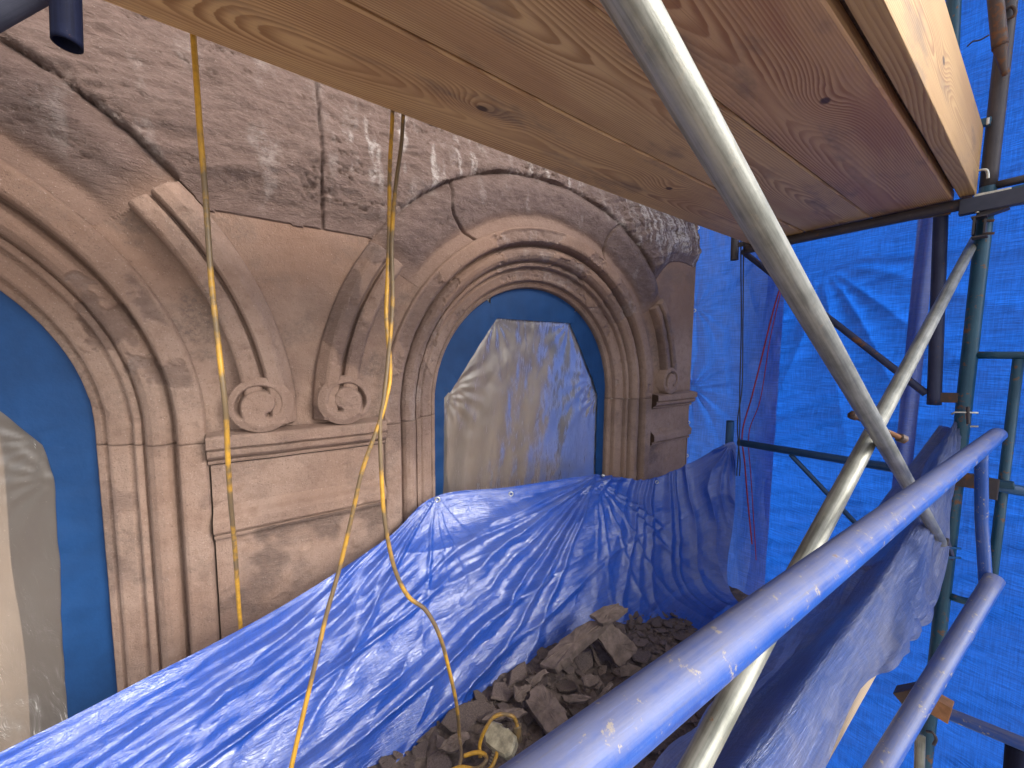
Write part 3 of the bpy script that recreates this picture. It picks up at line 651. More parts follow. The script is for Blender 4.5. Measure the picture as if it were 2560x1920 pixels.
rowsW = [[(-.62, .92, -.70), (-.62, .88, -.93), (-.58, .80, -1.16), (-.5, .45, -1.26)],
         [(-.36, 1.00, -.70), (-.33, .93, -.93), (-.28, .83, -1.16), (-.2, .45, -1.26)],
         [(-.246, 1.05, -.705), (-.2, .97, -.93), (-.12, .85, -1.16), (-.02, .45, -1.26)],
         [(.03, 1.19, -.722), (.10, 1.06, -.95), (.20, .89, -1.205), (.3, .45, -1.26)],
         [(.355, 1.315, -.672), (.42, 1.12, -.94), (.48, .92, -1.205), (.5, .45, -1.26)],
         [(.575, 1.388, -.587), (.65, 1.17, -.92), (.70, .94, -1.205), (.72, .45, -1.26)],
         [(.939, 1.390, -.622), (.98, 1.17, -.93), (1.0, .94, -1.205), (1.0, .45, -1.26)],
         [(1.52, 1.388, -.672), (1.45, 1.18, -.95), (1.38, .95, -1.205), (1.35, .45, -1.26)],
         [(1.85, 1.33, -.748), (1.76, 1.16, -.98), (1.62, .97, -1.205), (1.55, .5, -1.26)],
         [(2.08, 1.22, -.68), (1.97, 1.09, -.95), (1.78, .97, -1.205), (1.65, .55, -1.26)],
         [(2.165, 1.005, -.495), (2.09, 1.00, -.85), (1.92, .93, -1.205), (1.8, .6, -1.26)],
         [(2.185, .965, -.50), (2.13, .93, -.86), (1.98, .87, -1.205), (1.88, .6, -1.26)]]
rowsW = [[W(*p) for p in r] for r in rowsW]
NU, NV = 620, 250
PW = loft(rowsW, NU, NV); nW = gnormals(PW)
if nW[NU // 2, NV // 3][1] > 0: nW = -nW
tt = np.linspace(0, 1, NV)[None] + 0 * PW[..., 0]; ss = np.linspace(0, 1, NU)[:, None] + 0 * PW[..., 0]
xx = PW[..., 0]; hh = PW[..., 2] - Z0
pinA, pinB, pinC = W(.575, 1.388, -.587), W(1.52, 1.388, -.672), W(2.17, .985, -.49)
dsp = (pleats(PW, pinA, -178, -140, 8, .030, .90, 3, .04, .03, .07) + pleats(PW, pinA, -130, -50, 4, .016, .25, 4)
       + pleats(PW, pinB, -177, -146, 6, .050, 1.4, 5, .05, .035, .08) + pleats(PW, pinB, -140, -30, 6, .030, .34, 6, .05, .04, .08)
       + pleats(PW, pinC, -178, -130, 9, .060, .70, 7, .06, .03, .06) + pleats(PW, pinC, -128, -84, 7, .050, .60, 8, .06, .03, .07))
sk = xx * .9 + hh * .35
def ridge(a): return 1 - 2 * np.abs(a) ** .8
# long taut folds running down the length of the sheet
q_ = np.random.RandomState(3)
for k in range(10):
    t0 = .14 + .84 * (k + q_.uniform(0, 1)) / 10; sl = q_.uniform(.06, .20); wd = q_.uniform(.014, .045); am = q_.uniform(.010, .026); x0 = q_.uniform(-.3, 1.5); ln = q_.uniform(.5, 1.3)
    lt_ = t0 + sl * (.6 - xx) + .035 * perlin(xx * 1.4, k * 3.1, 2) + .004 * perlin(xx * 5, k * 1.7, 5)
    dsp += am * np.clip(1 - np.abs(tt - lt_) / wd, 0, 1) ** 1.5 * np.exp(-((xx - x0) / ln) ** 2)
dsp += (.022 * fbm(sk * 1.2, tt * 4.5 - sk * .6, 3, 2) + .002 * fbm(sk * 5, tt * 16 - sk * 3, 2, 3)) * sstep(0, .06, tt)
# small gathers under the hem between the two nails
gz = np.exp(-((tt - .15) / .09) ** 2) * sstep(.60, .80, xx) * (1 - sstep(1.25, 1.45, xx))
gw = xx * 30 + 5 * perlin(xx * 5, tt * 5, 4) + tt * 16
dsp += .0022 * gz * np.sin(gw) * (.5 + perlin(xx * 9, tt * 9, 2)) 
# taut pleats running left from the corner
cl = sstep(.62, .30, xx) * np.exp(-((tt - .12) / .12) ** 2)
dsp += .007 * cl * np.sin(tt * 95 + xx * 9 + 2 * perlin(xx * 3, tt * 6, 1))
dsp += .0022 * fbm(xx * 16, tt * 22, hh * 10, 4) * sstep(0, .04, tt)
hem = np.exp(-((tt - .012) / .012) ** 2) * .004
PW = PW + nW * (dsp + hem)[..., None]
PW[..., 1] = np.minimum(PW[..., 1], np.where(hh > -.8, -.0095, PW[..., 1]))
tw = grid_obj('debris_tarp', PW, M['tarp_near'], None, uv=np.stack([ss * 3.2, tt * .8], -1))
tag(tw, 'glossy blue tarp draped below the far window, catching the heap of broken stone', 'tarp', 'blue tarps')
def near_on(P, target):
    d = np.linalg.norm(P - np.asarray(target), axis=2); i = np.unravel_index(np.argmin(d), d.shape); return P[i]
for px, py, hd in ((1273, 1236, .0), (1617, 1210, 0), (1091, 1250, 0)):
    c = near_on(PW[:, 3:9], on_n(px, py, 1.385)); grommet(c + np.array([-.2, -.98, .1]) * .003, (-.3, -.95, .1), tw, .0125)
nb = thing('nail', on_n(1508, 1189, 1.37), 'round headed nail pinning the top edge of the draped tarp beside the far window', 'nail')
tube('nail_head', [on_n(1508, 1189, 1.36), on_n(1508, 1189, 1.372)], .009, M['grommet'], nb, seg=14)

# tarp on the street side of the trough, folded over a toe board
rowsD = [[(.20, .55, -1.21), (.20, .42, -.98), (.18, .243, -.640), (.18, .184, -.68), (.18, .180, -.76)],
         [(.80, .55, -1.21), (.74, .42, -.95), (.67, .240, -.642), (.70, .180, -.69), (.78, .180, -.755)],
         [(1.10, .54, -1.21), (1.05, .41, -.94), (1.0, .240, -.638), (1.02, .180, -.68), (1.08, .180, -.725)],
         [(1.60, .57, -1.20), (1.44, .39, -.90), (1.35, .236, -.630), (1.36, .176, -.72), (1.36, .168, -.81)],
         [(2.00, .55, -1.08), (1.78, .36, -.80), (1.67, .212, -.525), (1.72, .172, -.70), (1.77, .160, -.865)],
         [(2.15, .42, -.80), (1.97, .32, -.62), (1.85, .200, -.42), (1.88, .170, -.58), (1.92, .160, -.76)],
         [(2.22, .235, -.30), (2.215, .215, -.27), (2.20, .195, -.245), (2.205, .172, -.255), (2.21, .165, -.29)]]
rowsD = [[W(*p) for p in r] for r in rowsD]
NU, NV = 420, 260
PDr = loft(rowsD, NU, NV); nD = gnormals(PDr)
tt = np.linspace(0, 1, NV)[None] + 0 * PDr[..., 0]; ss = np.linspace(0, 1, NU)[:, None] + 0 * PDr[..., 0]; xx = PDr[..., 0]; hh = PDr[..., 2] - Z0
pinT = W(2.215, .19, -.25)
dsp = pin_folds(PDr, pinT, 8, .030, .7, 14, .12) * sstep(0, .15, 1 - ss) + .030 * np.sin(tt * 26 + 2.2 * perlin(xx * 1.5, tt * 2, 4)) * sstep(.03, .14, np.abs(tt - .5)) * (tt < .5) + .022 * fbm(xx * 1.6, tt * 5 + xx * .8, 7, 2) * sstep(.0, .1, np.abs(tt - .5))
dsp += .014 * ridge(perlin(xx * 2.2, tt * 11 + xx * 2, 3) * 1.6) * sstep(.02, .12, np.abs(tt - .5)) + .0032 * fbm(xx * 15, tt * 24, 2, 4)
dsp += .016 * ridge(perlin(xx * 7 + tt * 2, tt * 3, 8) * 1.5) * sstep(.55, .9, tt) * sstep(1.15, 1.6, xx)
dsp *= np.where((tt > .42) & (xx < 1.5), .35, 1)
PDr = PDr + nD * dsp[..., None]
td = grid_obj('trough_tarp', PDr, M['tarp_dusty'], None, uv=np.stack([ss * 2.4, tt * 1.2], -1))
tag(td, 'dusty dark blue tarp tied to the teal leg and folded over a board', 'tarp', 'blue tarps')

# end tarp with brass eyelets next to the facade
ne = np.linspace(0, 1, 190); he = np.linspace(0, 1, 330)
E, Hh = np.meshgrid(ne, he, indexing='ij')
h_ = 1.5 - 3.1 * Hh
nn_ = 0
edge = .012 * perlin(h_ * 5, 2, 2) - .035 * sstep(-.30, -.42, h_) * (1 - sstep(-.5, -.62, h_)) - .05 * sstep(-.38, -.7, h_)
nn_ = 1.415 - E * .505; x_ = XE + .012 + .05 * E + edge * np.exp(-E / .1) * .0 + .03 * np.minimum(E * 3, 1)
P = np.stack([x_, nn_ - D, Z0 + h_], -1)
for q, A_, L_ in (((2.47, -.01, Z0 - .225), .014, .3), ((2.47, -.01, Z0 + .32), .006, .25), ((2.55, -.42, Z0 + .7), .010, .4)):
    d_ = np.array(q); r = np.linalg.norm(P - d_, axis=2); th = np.arctan2(P[..., 2] - d_[2], -(P[..., 1] - d_[1]) + 1e-6)
    P[..., 0] -= A_ * (1 - 2 * np.abs(np.sin(6 * th + 2 * perlin(th * 2, 1, r * 2)))) * sstep(0, .04, r) * np.exp(-r / L_)
P[..., 0] += .012 * fbm(nn_ * 4, h_ * 3, 2, 3) + .0035 * fbm(nn_ * 14, h_ * 10, 4, 4) + .006 * ridge(perlin(nn_ * 9, h_ * 2.2, 6) * 1.6)
te = grid_obj('eyelet_tarp', P, M['tarp_side'], None, uv=np.stack([E * .5, Hh * 3.1], -1))
tag(te, 'blue tarp strip with a row of metal eyelets hanging beside the end of the facade', 'tarp', 'blue tarps')
for px, py in ((1740, 577), (1735, 650), (1733, 774), (1730, 1010), (1714, 1053), (1708, 1132)):
    c = near_on(P[3:14], on_x(px, py, 2.50)); grommet(c + np.array([-.004, 0, 0]), (-.9, -.4, 0), te, .0135)

# big backlit tarp closing the end of the scaffold
u = np.linspace(0, 1, 460); v = np.linspace(0, 1, 420); U, V2 = np.meshgrid(u, v, indexing='ij')
n_ = .985 - 3.1 * U; h_ = 2.4 - 5.2 * V2; x_ = 2.645 + .14 * U
P = np.stack([x_, n_ - D, Z0 + h_], -1)
# folds fan out from where the tarp is tied at the bracket
d_ = W(2.6, .78, .52); dn = -(P[..., 1] - d_[1]); dh = P[..., 2] - d_[2]; r = np.hypot(dn, dh) + 1e-6; th = np.arctan2(dh, dn)
fan = (1 - 2 * np.abs(np.sin(9 * th + 2.5 * perlin(th * 2.2, 4, r * .8))) ** .8) * sstep(.05, .3, r) * np.exp(-r / 1.1) * sstep(.2, -.2, th)
d2 = W(2.7, -1.6, .1); th2 = np.arctan2(P[..., 2] - d2[2], P[..., 1] - d2[1]); r2 = np.hypot(P[..., 1] - d2[1], P[..., 2] - d2[2])
fan2 = (1 - 2 * np.abs(np.sin(16 * th2 + 2 * perlin(th2 * 3, 2, r2)))) * np.exp(-r2 / 1.6)
P[..., 0] += .016 * fan + .020 * fan2 + .03 * fbm(n_ * 1.3, h_ * 1.1, 5, 2) + .024 * ridge(perlin(n_ * 1.6 + h_, h_ * 5.5 + n_ * 3.2, 3) * 1.5) + .010 * ridge(perlin(n_ * 3 + h_ * 2, h_ * 15 + n_ * 5, 7) * 1.5) + .003 * fbm(n_ * 9, h_ * 12, 1, 3)
tb = grid_obj('backdrop_tarp', P, M['tarp_far'], None, uv=np.stack([U * 3, V2 * 5.2], -1))
tag(tb, 'large bright backlit blue tarp closing off the far end of the scaffold', 'tarp', 'blue tarps')
# narrow strip added in front of it to draw a dark upright band
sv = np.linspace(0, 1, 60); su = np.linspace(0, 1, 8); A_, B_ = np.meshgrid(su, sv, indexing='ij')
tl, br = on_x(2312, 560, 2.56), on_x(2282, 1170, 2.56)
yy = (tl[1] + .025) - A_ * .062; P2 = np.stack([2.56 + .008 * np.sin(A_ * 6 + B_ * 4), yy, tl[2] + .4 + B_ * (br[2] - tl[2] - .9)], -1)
sh = grid_obj('dark_band', P2, M['tarp_near'], None, uv=np.stack([A_ * .1, B_ * 2], -1))
tag(sh, 'narrow dark upright strip added in front of the bright blue tarp', 'tarp', 'blue tarps')

# ------------------------------------------------------------------ planks overhead
HPL = .590; XP = 2.19
pl = [('scaffold_plank', .953, .7185, (.60, .375, .165), (.27, .125, .042), .02, .075, [(-.13, -.02, .035, -.035), (.62, -.03, .05, -.03), (-.75, .02, .06, -.03)], 3.1, 'knotty pine plank nearest the facade, dark knot and soot smudges on its underside'),
      ('scaffold_plank', .7150, .4835, (.58, .375, .175), (.28, .14, .05), -.03, .06, [(.70, .04, .045, -.03), (-.5, -.05, .05, .03)], 8.4, 'middle pine plank overhead with long wavy grain between two other planks'),
      ('scaffold_plank', .4800, .2550, (.52, .315, .155), (.26, .11, .042), .03, .055, [(.50, -.03, .05, -.03)], 15.2, 'reddish brown pine plank overhead next to the upright edge board')]
for i, (nm, na, nb_, lt, dk, y0, z0_, kn, sd, lab) in enumerate(pl):
    mw = wood_material('plank_wood_%s' % 'abc'[i], lt, dk, y0, z0_, kn, sd, 235, (.33, .16, .07) if i < 2 else (.30, .12, .065))
    x0 = -1.0; L = XP - x0 + .004 * i
    X = np.linspace(0, 1, 90); V = []; f = []
    q = 8; hw = (na - nb_) / 2; c = 1.2e-3
    ringp = np.array([(-hw + .004, 0), (hw - .004, 0), (hw, .004), (hw, .034), (hw - .004, .038), (-hw + .004, .038), (-hw, .034), (-hw, .004)])
    for t in X:
        x = x0 + t * L; wgl = .0012 * math.sin(t * 9 + i * 2); sag = -.006 * math.sin(math.pi * min(1, max(0, (x + .28) / 2.47)))
        V += [W(x, (na + nb_) / 2 + y + wgl, HPL + sag + z + (.002 if i == 1 else 0)) for y, z in ringp]
    for a in range(len(X) - 1):
        for b in range(8): f.append((a * 8 + b, a * 8 + (b + 1) % 8, (a + 1) * 8 + (b + 1) % 8, (a + 1) * 8 + b))
    f.append(tuple(range(8))[::-1]); f.append(tuple((len(X) - 1) * 8 + b for b in range(8)))
    o = add_obj(nm, V, f, mw, None, origin=W((x0 + XP) / 2, (na + nb_) / 2, HPL), smooth=False)
    tag(o, lab, 'plank', 'planks of the upper scaffold deck')
mt = wood_material('toe_board_wood', (.47, .30, .125), (.27, .125, .04), -.055, .10, [(.80, .125, .045, .03), (.55, .19, .05, .03)], 22.3, 210, (.37, .21, .085))
V, f = box_geo(W((XP - 1.0) / 2 + .0, .2205, HPL + .1185), AX, ((XP + 1.0) / 2, .0195, .1175), .003)
o = add_obj('toe_board', V, f, mt, None, origin=W((XP - 1) / 2, .2205, HPL), smooth=False)
tag(o, 'honey coloured board standing on edge along the outside of the overhead planks', 'board')
box('gap_blocker', W((XP - 1) / 2, .262, HPL + .060), ((XP + 1) / 2 - .01, .0205, .019), M['rubble'], o)  # added strip over the gap, blocks light coming through from above

mb = wood_material('toe_low_wood', (.44, .35, .24), (.32, .24, .15), -.05, .11, [(.3, .1, .05, .02)], 31.0, 120, (.40, .32, .22))
V, f = box_geo(W(.6, .219, -.765), AX, (.81, .012, .098), .003)
o = add_obj('edge_board', V, f, mb, None, origin=W(.6, .2325, -.863), smooth=False)
tag(o, 'pale raw board on edge under the folded tarp at the lower right', 'board')

# ------------------------------------------------------------------ scaffold: frame, brackets, braces, rail
XF, NF = 2.215, .178                         # far frame: distance along the wall and of its inner leg from the lens
def V3(*a): return W(*a)
fr = thing('scaffold', W(XF, NF, -4.6), 'teal painted rusty scaffold frame with a tall leg and rungs beside the bright tarp', 'scaffold')
lean = [on_n(2462, -60, NF - .003), on_n(2410, 470, NF), on_n(2372, 880, NF + .001), on_n(2262, 1920, NF + .004)]
def leg_at(py):
    ys = [-60, 470, 880, 1920]; return np.array([np.interp(py, ys, [l[k] for l in lean]) for k in range(3)])
legtop = W(XF, NF, 2.0); legbot = W(XF, NF, -4.6)
tube('leg', [legtop, W(XF, NF, .62)], .0215, M['dark_steel'], fr, cap=True)
tube('leg', [W(XF, NF, .6195), legbot], .0215, M['teal_tube'], fr, cap=True)
pR = on_x(2546, 900, XF + .0); nR = pR[1] + D
h_r = on_x(2470, 888, XF)[2] - Z0; h_b = on_x(2470, 1524, XF)[2] - Z0
tube('rung', [W(XF, NF - .018, h_r), W(XF, -.95, h_r + .0)], .0135, M['teal_tube'], fr)
tube('rung', [W(XF, NF - .018, h_r + .61), W(XF, -.95, h_r + .61)], .0135, M['dark_steel'], fr)
ell = [W(XF, nR, h_r - .012), W(XF, nR, h_b + .12)] + [W(XF, nR + .07 * (1 - math.cos(a)), h_b + .07 - .07 * math.sin(a) + .0) for a in np.linspace(0, math.pi / 2, 9)] + [W(XF, NF - .018, h_b)]
tube('ladder_loop', ell, .0135, M['teal_tube'], fr, seg=16)
tube('leg', [W(XF, -.95, 2.0), W(XF, -.95, -4.6)], .0215, M['teal_tube'], fr)
def pole_box(name, a, b, hy, hz, m, parent, bev=.002):
    a = np.array(a); b = np.array(b); ax = axes_along(b - a); return box(name, (a + b) / 2, (np.linalg.norm(b - a) / 2, hy, hz), m, parent, ax, bev)

# upper bracket
ub = thing('scaffold_bracket', W(XF, .60, HPL - .36), 'dark upper scaffold bracket carrying the overhead planks, bearer and slanting strut', 'bracket', 'brackets hooked to the scaffold legs')
xb = XF - .005
tube('bearer', [W(XP - .012, NF + .03, HPL - .0235), W(XP - .012, .975, HPL - .0235)], .0215, M['dark_steel'], ub)
tube('stub', [on_x(1838, 590, xb + .0), on_x(1836, 650, xb + .0)], .0200, M['dark_steel'], ub, hollow=.12)
bt, bb = on_x(2352, 530, xb), on_x(2335, 1012, xb)
tube('upright', [bt, bb], .0205, M['bracket_tube'], ub, hollow=.12)
tube('strut', [on_x(2316, 985, xb), on_x(1856, 628, xb)], .0140, M['bracket_tube'], ub)
pole_box('hook_bar', on_x(2336, 993, xb), on_x(2414, 995, xb), .010, .0190, M['rust'], ub)
box('hook_plate', on_x(2412, 995, xb - .0), (.012, .004, .0215), M['rust'], ub)
box('hook_plate', on_x(2478, 505, xb - .045), (.018, .072, .027), M['grey_tube'], ub, bev=.003)
pole_box('angle_seat', on_x(1845, 612, xb - .03), on_x(2378, 528, xb - .03), .004, .012, M['dark_steel'], ub)

# lower bracket
lb = thing('scaffold_bracket', W(XF, .60, -.9), 'blue lower scaffold bracket whose bearer end holds up the gathered tarp', 'bracket', 'brackets hooked to the scaffold legs')
tube('bearer', [on_x(1846, 1106, xb), on_x(2330, 1186, xb), W(xb, -.0, on_x(2330, 1186, xb)[2] - Z0)], .0190, M['ledger'], lb)
tube('stub', [on_x(1826, 1052, xb), on_x(1822, 1128, xb)], .0205, M['ledger'], lb, hollow=.12)
tube('strut', [on_x(1976, 1136, xb), on_x(2150, 1320, xb)], .0110, M['ledger'], lb)
pole_box('hook_bar', on_x(2375, 1195, xb - .03), on_x(2452, 1205, xb - .03), .013, .026, M['rust'], lb)
box('hook_plate', on_x(2482, 1222, xb - .05), (.008, .013, .038), M['dark_steel'], lb)
tube('arm', [on_x(2450, 1205, xb - .03), on_x(2536, 1214, xb - .03)], .0150, M['teal_tube'], lb)

# near bracket at the upper left corner
nbk = thing('scaffold_bracket', W(-.33, 1.0, HPL - .3), 'navy scaffold bracket with an open tube end at the upper left corner', 'bracket', 'brackets hooked to the scaffold legs')
zc = .70
tube('stub', [at_z(160, -150, zc), at_z(168, 112, zc)], .0208, M['navy_tube'], nbk, hollow=.14, seg=28)
tube('strut', [at_z(215, -95, zc + .02), at_z(-90, 75, zc - .02)], .0215, M['grey_tube'], nbk)
tube('bearer', [at_z(160, -150, zc), W(-.36, NF, HPL - .03)], .0215, M['navy_tube'], nbk)

# cross braces
NB = .196
def brace(name, a, b, label, knots_, fa, fb):
    t = thing(name, np.minimum(a, b), label, 'brace', 'galvanised cross braces')
    tube('brace_tube', [a, b], .0147, M['galv'], t, seg=28, flat0=.05 if fa else 0, flat1=.05 if fb else 0); return t
def proj(Pw):
    v = np.asarray(Pw) - CAMP; z = v.dot(fwd); return 1280 + F * v.dot(camR) / z, 960 - F * v.dot(camU) / z
b1a = on_n(2445, 585, NB + .006); b1m = on_n(1735, 1920, NB + .016)
b2b = on_n(2372, 1388, NB - .024); b2m = on_n(1575, 0, NB - .012)
b1b = b1a + (b1m - b1a) * 1.45; b2a = b2b + (b2m - b2b) * 1.30
br1 = brace('cross_brace', b1b, b1a, 'pale galvanised brace rising from the rubble to the teal leg at upper right', None, 0, 1)
br2 = brace('cross_brace', b2a, b2b, 'pale galvanised brace slanting down in front of the overhead planks to lower right', None, 0, 1)
def on_line_px(a, b, px):
    best = min((abs(proj(a + (b - a) * t)[0] - px), t) for t in np.linspace(0, 1, 2000)); return a + (b - a) * best[1]
cpt1 = on_line_px(b1a, b1b, 2195); cpt2 = on_line_px(b2a, b2b, 2195)
dv = (cpt1 - cpt2); dv = np.array([0, 1.0, 0])
piv = thing('pivot_bolt', cpt1, 'rusty pivot bolt where the two pale braces cross', 'bolt')
sd = camR * .9 + camU * -.25; sd /= np.linalg.norm(sd)
cm = (cpt1 + cpt2) / 2
tube('bolt_shank', [cm - sd * .048 + camU * .008, cm + sd * .046 - camU * .010], .0055, M['rust'], piv, seg=12)
tube('bolt_head', [cm + sd * .046 - camU * .010, cm + sd * .056 - camU * .012], .0095, M['rust'], piv, seg=6)
tube('nut', [cm - sd * .057 + camU * .010, cm - sd * .048 + camU * .008], .0095, M['rust'], piv, seg=6)

# pins, hooks and clamps on the leg
def hook(name, pts, r, m, label, cat='pin', n=40):
    Q = spline([np.asarray(p) for p in pts], n); o = tube(name, Q, r, m, None, seg=12); return tag(o, label, cat)
xl = XF - .03
hook('lock_pin', [on_x(2438, 428, xl), on_x(2462, 424, xl), on_x(2469, 431, xl), on_x(2470, 446, xl)], .0042, M['zinc'], 'small bent zinc pin poking from the leg just above the grey clamp plate')
hook('lock_pin', [on_x(2402, 428, xl), on_x(2400, 440, xl), on_x(2397, 452, xl)], .005, M['zinc'], 'short zinc bolt between the end of the overhead board and the leg')
lt = thing('snap_latch', on_x(2440, 318, xl), 'teal snap latch clasped round the leg beside the end of the overhead board', 'latch')
pole_box('latch_arm', on_x(2405, 322, xl), on_x(2478, 302, xl), .012, .0125, M['teal_tube'], lt)
box('latch_tongue', on_x(2470, 303, xl - .02), (.004, .004, .012), M['zinc'], lt)
tube('latch_pin', [on_x(2400, 316, xl - .01), on_x(2416, 310, xl - .03)], .007, M['zinc'], lt, seg=12)
cp = thing('clamp', on_x(2450, 520, xl), 'grey steel clamp box with a white bolt and open channel under the overhead board corner', 'clamp')
pole_box('clamp_plate', on_x(2432, 506, xl - .02), on_x(2526, 488, xl - .02), .004, .027, M['zinc'], cp)
pole_box('clamp_body', on_x(2444, 540, xl + .0), on_x(2522, 512, xl + .0), .022, .014, M['dark_steel'], cp)
tube('clamp_arm', [on_x(2520, 482, xl + .02), on_x(2600, 462, xl + .02)], .0165, M['teal_tube'], cp)
tube('clamp_bolt', [on_x(2444, 508, xl - .03), on_x(2443, 532, xl - .03)], .0055, M['zinc'], cp, seg=10)
for dx_, dy_, hx, hz in ((-14, 0, .003, .030), (14, 0, .003, .026), (0, -25, .018, .003), (0, 25, .018, .003)):
    c = on_x(2449 + dx_, 568 + dy_, xl - .02); box('channel_side', c, (.022, hx, hz) if hx == .003 else (.022, hx, hz), M['dark_steel'], cp, bev=.001)
for py in (552, 584): tube('channel_pin', [on_x(2456, py, xl - .03), on_x(2486, py - 1, xl - .03)], .0045, M['rust'], cp, seg=10)

ob = thing('old_brace', on_x(2500, 190, xl - .03), 'dark rusted brace end with a tapered tip tied to the top of the leg', 'brace')
tube('brace_tube', [on_x(2478, -120, xl - .03), on_x(2500, 118, xl - .03)], .0185, M['rust'], ob)
tube('brace_tube', [on_x(2508, -60, xl + .03), on_x(2506, 130, xl + .03)], .0105, M['rust'], ob)
V, f = tube_geo(np.array([on_x(2500, 112, xl - .028) + (on_x(2512, 188, xl - .028) - on_x(2500, 112, xl - .028)) * t for t in np.linspace(0, 1, 8)]), np.linspace(.0185, .006, 8)); add_obj('tip', V, f, M['rust'], ob)
hook('lock_hook', [on_x(2510, 26, xl), on_x(2528, 16, xl), on_x(2538, 26, xl), on_x(2534, 40, xl), on_x(2512, 50, xl)], .0048, M['rust'], 'rusty hooked pin sticking out near the top of the leg', 'hook')
hook('tie_wire', [on_x(2418, 116, xl - .02), on_x(2432, 104, xl - .03), on_x(2450, 100, xl - .04), on_x(2472, 88, xl - .05)], .0026, M['dark_steel'], 'twisted wire tie wrapped round the top of the leg', 'wire')
up = tube('upright_pole', [on_x(2394, -260, 2.47), on_x(2368, 420, 2.47)], .0225, M['teal_tube'], None)
tag(up, 'teal upright pole seen behind the end of the overhead edge board', 'pole')
tb_ = thing('tie_bar', on_x(2420, 1030, xl), 'small T shaped pin holding the dusty tarp corner on the leg', 'pin')
tube('cross_pin', [on_x(2378, 1036, xl - .02), on_x(2388, 1030, xl - .02), on_x(2446, 1032, xl - .02)], .0035, M['zinc'], tb_, seg=10)
tube('stem', [on_x(2420, 1017, xl - .02), on_x(2421, 1060, xl - .02)], .0052, M['dark_steel'], tb_, seg=10)
tube('cross_pin', [on_x(2425, 1066, xl - .02), on_x(2446, 1066, xl - .02)], .0035, M['zinc'], tb_, seg=10)
eb = thing('brace_bolts', b2b, 'pair of bolts and a plate at the bottom end of the slanting pale brace', 'bolt')
pole_box('plate', on_n(2368, 1352, NB - .036), on_n(2382, 1395, NB - .036), .004, .010, M['dark_steel'], eb)
for py in (1369, 1393): tube('bolt', [on_n(2368, py, NB - .036), on_n(2400, py + 2, NB - .046)], .0042, M['teal_tube'], eb, seg=10)

# blue guard rail panel in front
gr_ = thing('guard_rail', W(.6, .12, -.6), 'dusty blue tubular guard rail running from the bottom of the picture to the right', 'rail')
ra = at_z(2494, 1086, 1.08); rb = at_z(1250, 2051, .200); rd = rb - ra
tube('top_rail', [ra, rb + rd * .12], .0186, M['blue_tube'], gr_, seg=36)
lo1 = at_z(2486, 1448, .98); lo2 = at_z(2195, 1930, .74); ld = lo2 - lo1
tube('bottom_rail', [lo1, lo2 + ld * 1.0], .0186, M['blue_tube'], gr_, seg=28)
tube('post', [at_z(2453, 1112, 1.03), at_z(2454, 1300, 1.03), at_z(2466, 1486, 1.0)], .0128, M['blue_tube'], gr_, seg=28, flat0=.05, flat1=.06)

# lower right: rung, clamp, brace end
lr = thing('ledger_tube', W(1.86, .1, -1.2), 'dusty blue cross tube with a dark upright at the bottom right corner', 'tube')
tube('cross_tube', [on_x(2300, 1755, 1.88), on_x(2640, 1893, 1.88)], .0195, M['blue_tube'], lr)
tube('upright', [on_x(2538, 1862, 1.90), on_x(2520, 2100, 1.90)], .0195, M['navy_tube'], lr)
pole_box('coupler', on_x(2285, 1728, 1.88), on_x(2378, 1782, 1.88), .024, .031, plain('rust_coupler', (.33, .155, .07), .8, 0, .3, 18), lr)
pole_box('coupler', on_x(2262, 1718, 1.93), on_x(2300, 1762, 1.93), .03, .038, M['rust'], lr)
lbx = thing('brace_hook', on_x(2290, 1900, 1.95), 'flattened galvanised brace end and hook below the rusty coupler', 'hook')
tube('brace_end', [on_x(2300, 1835, 1.95), on_x(2297, 1990, 1.95)], .014, M['galv'], lbx, flat0=.06)
tube('hook', spline([on_x(2316, 1828, 1.95), on_x(2332, 1832, 1.95), on_x(2340, 1848, 1.95), on_x(2334, 1862, 1.95)], 20), .0045, M['dark_steel'], lbx, seg=10)

# outer deck the photographer stands on
mk = wood_material('outer_deck_wood', (.46, .33, .21), (.30, .18, .09), .02, .07, [(.3, .0, .05, -.03)], 41.0, 150)
for k in range(4):
    n1 = -.10 - k * .242; V, f = box_geo(W(.35, n1 - .118, -1.55), AX, (1.5, .1175, .019), .003)
    o = add_obj('deck_plank', V, f, mk, None, smooth=False); tag(o, ('first', 'second', 'third', 'fourth')[k] + ' outer deck plank counting away from the facade, below the camera', 'plank', 'planks of the outer deck')

